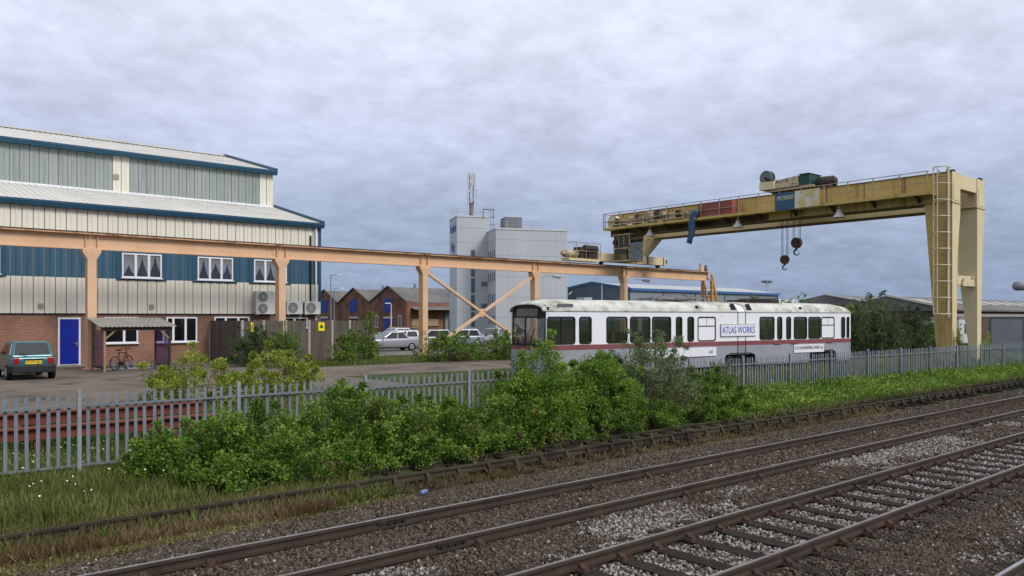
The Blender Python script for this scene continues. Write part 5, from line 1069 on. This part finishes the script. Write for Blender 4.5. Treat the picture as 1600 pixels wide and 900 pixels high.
B = [((5.1, 16.9), .75, .8, 1.1, 6000, G_mid, 'low green bush farthest along towards the red beams'),
     ((6.2, 16.1), 1.3, 1.4, 1.5, 15000, G_mid, 'rounded green bush where the open grass ends'),
     ((7.1, 15.9), 1.80, 1.76, 1.45, 17000, G_mid, 'dense green bush beside the rounded one at the grass'),
     ((9.1, 16.4), 1.50, 1.49, 1.95, 17000, G_mid, 'bush with a tall leafy shoot rising over the fence top'),
     ((11.1, 16.1), 1.80, 1.76, 1.4, 16000, G_mid, 'dense green bush against the fence before the tram front'),
     ((13.2, 16.1), 1.68, 1.76, 1.45, 16000, G_mid, 'green bush whose top touches the fence rail below the tram'),
     ((15.2, 16.4), 1.56, 1.62, 2.75, 26000, G_bright, 'bright green bush hiding the tram front corner'),
     ((17.3, 16.2), 1.62, 1.62, 2.45, 24000, G_bright, 'light green bush between tram front and grey willow'),
     ((19.9, 16.4), 2.10, 1.62, 3.0, 24000, G_grey, 'tall grey green willow bush covering the tram stripe'),
     ((22.6, 16.1), 1.68, 1.49, 1.55, 17600, G_mid, 'low green bush at the foot of the grey willow'),
     ((24.2, 16.6), .9, .8, 1.9, 4500, G_grey, 'thin willow bush just past the half hidden board')]
for (p, rx, ry, h, n, m, lb) in B: bush((p[0], p[1], -.42), rx, ry, h, n, m, lb, .075 if m is not G_grey else .065, 'wild_bush', 'bush', g, shoots=0)
g = 'bushes growing in the yard'
bush((8.2, 23.9, .2), 1.7, 1.5, 2.1, 9000, G_yel, 'yellow green bush in front of the bicycle shelter', .085, 'yard_bush', 'bush', g, clumps=42)
bush((10.9, 24.3, .2), 1.7, 1.5, 2.0, 9000, G_yel, 'yellow green bush in front of the timber fence end', .085, 'yard_bush', 'bush', g, clumps=42)
bush((17.0, 40.6, .3), 1.5, 1.0, 2.3, 5000, G_dark, 'dark bush against the brick wall under the small window', .10, 'yard_bush', 'bush', g)
bush((18.9, 40.9, .3), .9, .6, 2.4, 3500, G_mid, 'ivy like bush climbing the timber fence', .09, 'yard_bush', 'bush', g)
bush((22.2, 39.6, .3), 1.5, 1.0, 1.9, 5000, G_mid, 'green bush in front of the timber fence boards', .10, 'yard_bush', 'bush', g)
bush((23.4, 39.9, .3), .7, .6, 3.1, 2600, G_mid, 'slender sapling rising above the timber fence', .10, 'yard_bush', 'bush', g)
bush((27.8, 37.6, .3), 2.3, 1.3, 1.9, 8000, G_mid, 'spreading green bush around the peach column foot', .10, 'yard_bush', 'bush', g)
bush((31.2, 37.2, .3), 2.2, 1.3, 1.8, 7000, G_mid, 'green bush at the lower end of the crossed brace', .10, 'yard_bush', 'bush', g)
bush((35.5, 38.0, .3), 1.8, 1.0, 1.1, 3500, G_mid, 'low green bush left of the tram front', .10, 'yard_bush', 'bush', g)
g = 'trees behind the crane'
for (x, y_, rx, h, n, m, lb) in ((43.5, 24.5, 2.4, 3.6, 8000, G_dark, 'dark bushy tree right behind the tram rear'), (47.0, 24.0, 2.5, 3.4, 8000, G_dark, 'dark tree with bare twigs between tram and crane'), (51.0, 23.4, 2.6, 4.4, 9000, G_grey, 'taller grey green tree beside the ladder leg'), (55.8, 23.2, 2.3, 3.4, 7000, G_dark, 'dark tree seen between the two crane legs'), (61, 23.5, 2.0, 2.4, 4500, G_mid, 'small tree past the far crane leg'), (46, 30, 2.5, 4.2, 6000, G_mid, 'lighter green tree behind the dark bushes')):
    bush((x, y_, .2), rx, rx * .8, h, n, m, lb, .13, 'bushy_tree', 'tree', g)
bush((48.6, 17.55, -.3), .35, .25, 2.6, 1500, G_yel, 'ivy climbing the foot of the ladder leg', .09, 'ivy', 'ivy', 'ivy on the crane legs'); bush((53.0, 17.6, -.3), .4, .25, 2.4, 1500, G_yel, 'ivy climbing the foot of the far crane leg', .09, 'ivy', 'ivy', 'ivy on the crane legs')
for k, (x, y_, h) in enumerate(((84, 47, 5.0), (92, 45, 4.6), (76, 44, 4.4))): bush((x, y_, .3), 3.5, 2.5, h, 3500, G_mid, ('distant round green tree showing over the tram roof end', 'distant round green tree showing over the tram roof end', 'distant round green tree showing over the tram roof end')[k], .26, 'distant_tree', 'tree', 'distant trees behind the tram')
# leafy weeds under the fence on the right and over the verge
def ground_stuff(nm, n, pu, pv, hgt, m, lb, cat, asp=.12, lean=.35, blade=True, sz=None):
    u = pu(n); v = pv(n, u); z = np.maximum(np.array([ground_z(a, b) for a, b in zip(u, v)]), np.interp(v, [p[0] for p in prof], [p[1] for p in prof], right=-9)) - .01
    P = np.stack([u, v, z], 1); D = unit(np.stack([RNG.normal(size=n) * lean, RNG.normal(size=n) * lean, np.ones(n)], 1))
    s = hgt * RNG.uniform(.45, 1.25, n)
    if not blade: P[:, 2] += RNG.random(n) ** 1.5 * hgt; s = sz * RNG.uniform(.6, 1.4, n); D = unit(RNG.normal(size=(n, 3)) + np.array([0, 0, .3]))
    o = obj(nm, leaves_mesh(nm, P, D, s, m, .5 + RNG.normal(size=n) * .2 + (vnoise(u, v, 1.2, 9) - .5) * .7, .15, asp)); tag(o, lb, cat); o['kind'] = 'stuff'; return o
U = lambda a, b: (lambda n: RNG.uniform(a, b, n)); Vv = lambda a, b: (lambda n, u: RNG.uniform(a, b, n))
ground_stuff('verge_grass', 15000, U(-1, 5.2), Vv(14.3, 18.6), .36, G_grass, 'long green grass on the verge before the bushes', 'grass', .07)
ground_stuff('dry_verge_grass', 11000, lambda n: RNG.uniform(0, 6.5, n) , lambda n, u: 12.0 + RNG.random(n) * 1.9, .27, G_dry, 'dry straw coloured weeds beside the disused siding', 'grass', .06, .6)
ground_stuff('verge_tufts', 7000, lambda n: RNG.random(n) ** 1.3 * 8, lambda n, u: 12.4 + RNG.random(n) * 2.0, .30, G_grass, 'green grass tufts growing over the siding rail', 'grass', .07, .5)
ground_stuff('shoulder_weeds', 9000, lambda n: RNG.random(n) ** 1.5 * 6.5, lambda n, u: 13.0 - RNG.random(n) * (2.5 - u * .25), .13, G_dry, 'straw coloured weeds spreading over the ballast shoulder', 'weeds', .06, .8)
ground_stuff('low_weeds', 11000, lambda n: RNG.random(n) ** 1.4 * 8, lambda n, u: 13.05 - RNG.random(n) ** 1.3 * (2.4 - u * .2), .07, G_grass, 'low green weeds over the ballast shoulder', 'weeds', .5, .5, False, .05)
ground_stuff('dead_stalks', 5000, lambda n: 5 + RNG.random(n) ** 1.4 * 24, lambda n, u: 12.5 + RNG.random(n) ** 2 * 1.6, .26, G_dry, 'brown dead stalks along the siding', 'weeds', .04, .7)
ground_stuff('dry_litter', 16000, lambda n: 1.5 + RNG.random(n) * 26, lambda n, u: 11.3 + RNG.random(n) * 1.7, .02, G_dry, 'dead leaf litter and dry moss on the ballast edge', 'weeds', .5, .5, False, .045)
ground_stuff('fence_weeds', 22000, lambda n: 23 + RNG.random(n) ** 1.3 * 40, lambda n, u: 14.9 + RNG.random(n) * (fv(u) - 15.0), .34, G_bright, 'bright leafy weeds along the fence on the right', 'weeds', .6, .5, False, .11)
ground_stuff('fence_grass', 12000, lambda n: 22 + RNG.random(n) ** 1.2 * 42, lambda n, u: 14.3 + RNG.random(n) * 3.0, .28, G_grass, 'grass at the fence foot on the right', 'grass', .08)
ground_stuff('tram_grass', 26000, lambda n: 17 + RNG.random(n) * 40, lambda n, u: fv(u) + .15 + RNG.random(n) ** 1.3 * 8, .42, G_grass, 'long grass around the tram wheels', 'grass', .09)
ground_stuff('bank_grass', 14000, U(-2, 18), lambda n, u: fv(u) + .1 + RNG.random(n) * 5.2, .30, G_grass, 'grass and weeds on the bank behind the fence', 'grass', .09)
ground_stuff('bank_weeds', 9000, U(-2, 18), lambda n, u: fv(u) + .1 + RNG.random(n) * 4, .4, G_mid, 'leafy weeds on the bank behind the fence', 'weeds', .6, .5, False, .07)
ground_stuff('yard_grass', 9000, U(16.5, 40), lambda n, u: 37.7 + RNG.random(n) * 4.0, .3, G_grass, 'grass strip before the timber fence and cars', 'grass', .1)
# white daisies in the long grass
nd = 46; P = []
dz = MB(); 
for k in range(nd):
    x = RNG.uniform(.8, 5.4); y_ = RNG.uniform(15.2, 19.6); z = ground_z(x, y_) + RNG.uniform(.25, .55); r_ = RNG.uniform(.011, .021)
    c = Vector((x, y_, z)); t = Vector((RNG.normal() * .3, -.6, .7)).normalized(); dz.cyl(c, c + t * .008, r_, r_ * .8, 8)
od = dz.build('daisies', mat('petal_white', (.75, .75, .72))); tag(od, 'white daisy flowers scattered in the verge grass', 'flowers'); od['kind'] = 'stuff'
# extra low bramble edge spilling to the siding
for k, (x, y_, h, lb) in enumerate(((6.0, 14.9, .7, 'low bramble sprawling over the siding sleepers by the grass'), (8.4, 15.0, .75, 'low bramble under the tall shoot bush'), (10.4, 14.95, .8, 'low bramble at the siding opposite the tram front'), (12.6, 15.1, .8, 'low bramble under the fence rail bush'), (14.6, 15.1, .9, 'low bramble under the bright green bush'), (16.6, 15.1, .9, 'low bramble by the mossy siding chairs'), (18.8, 15.2, .85, 'low bramble at the foot of the willow'), (21.2, 15.3, .8, 'last low bramble before the leafy weeds'))):
    bush((x, y_, -.42), 1.15, .8, h, 6500, G_mid, lb, .07, 'bramble', 'bramble', 'low brambles along the siding')
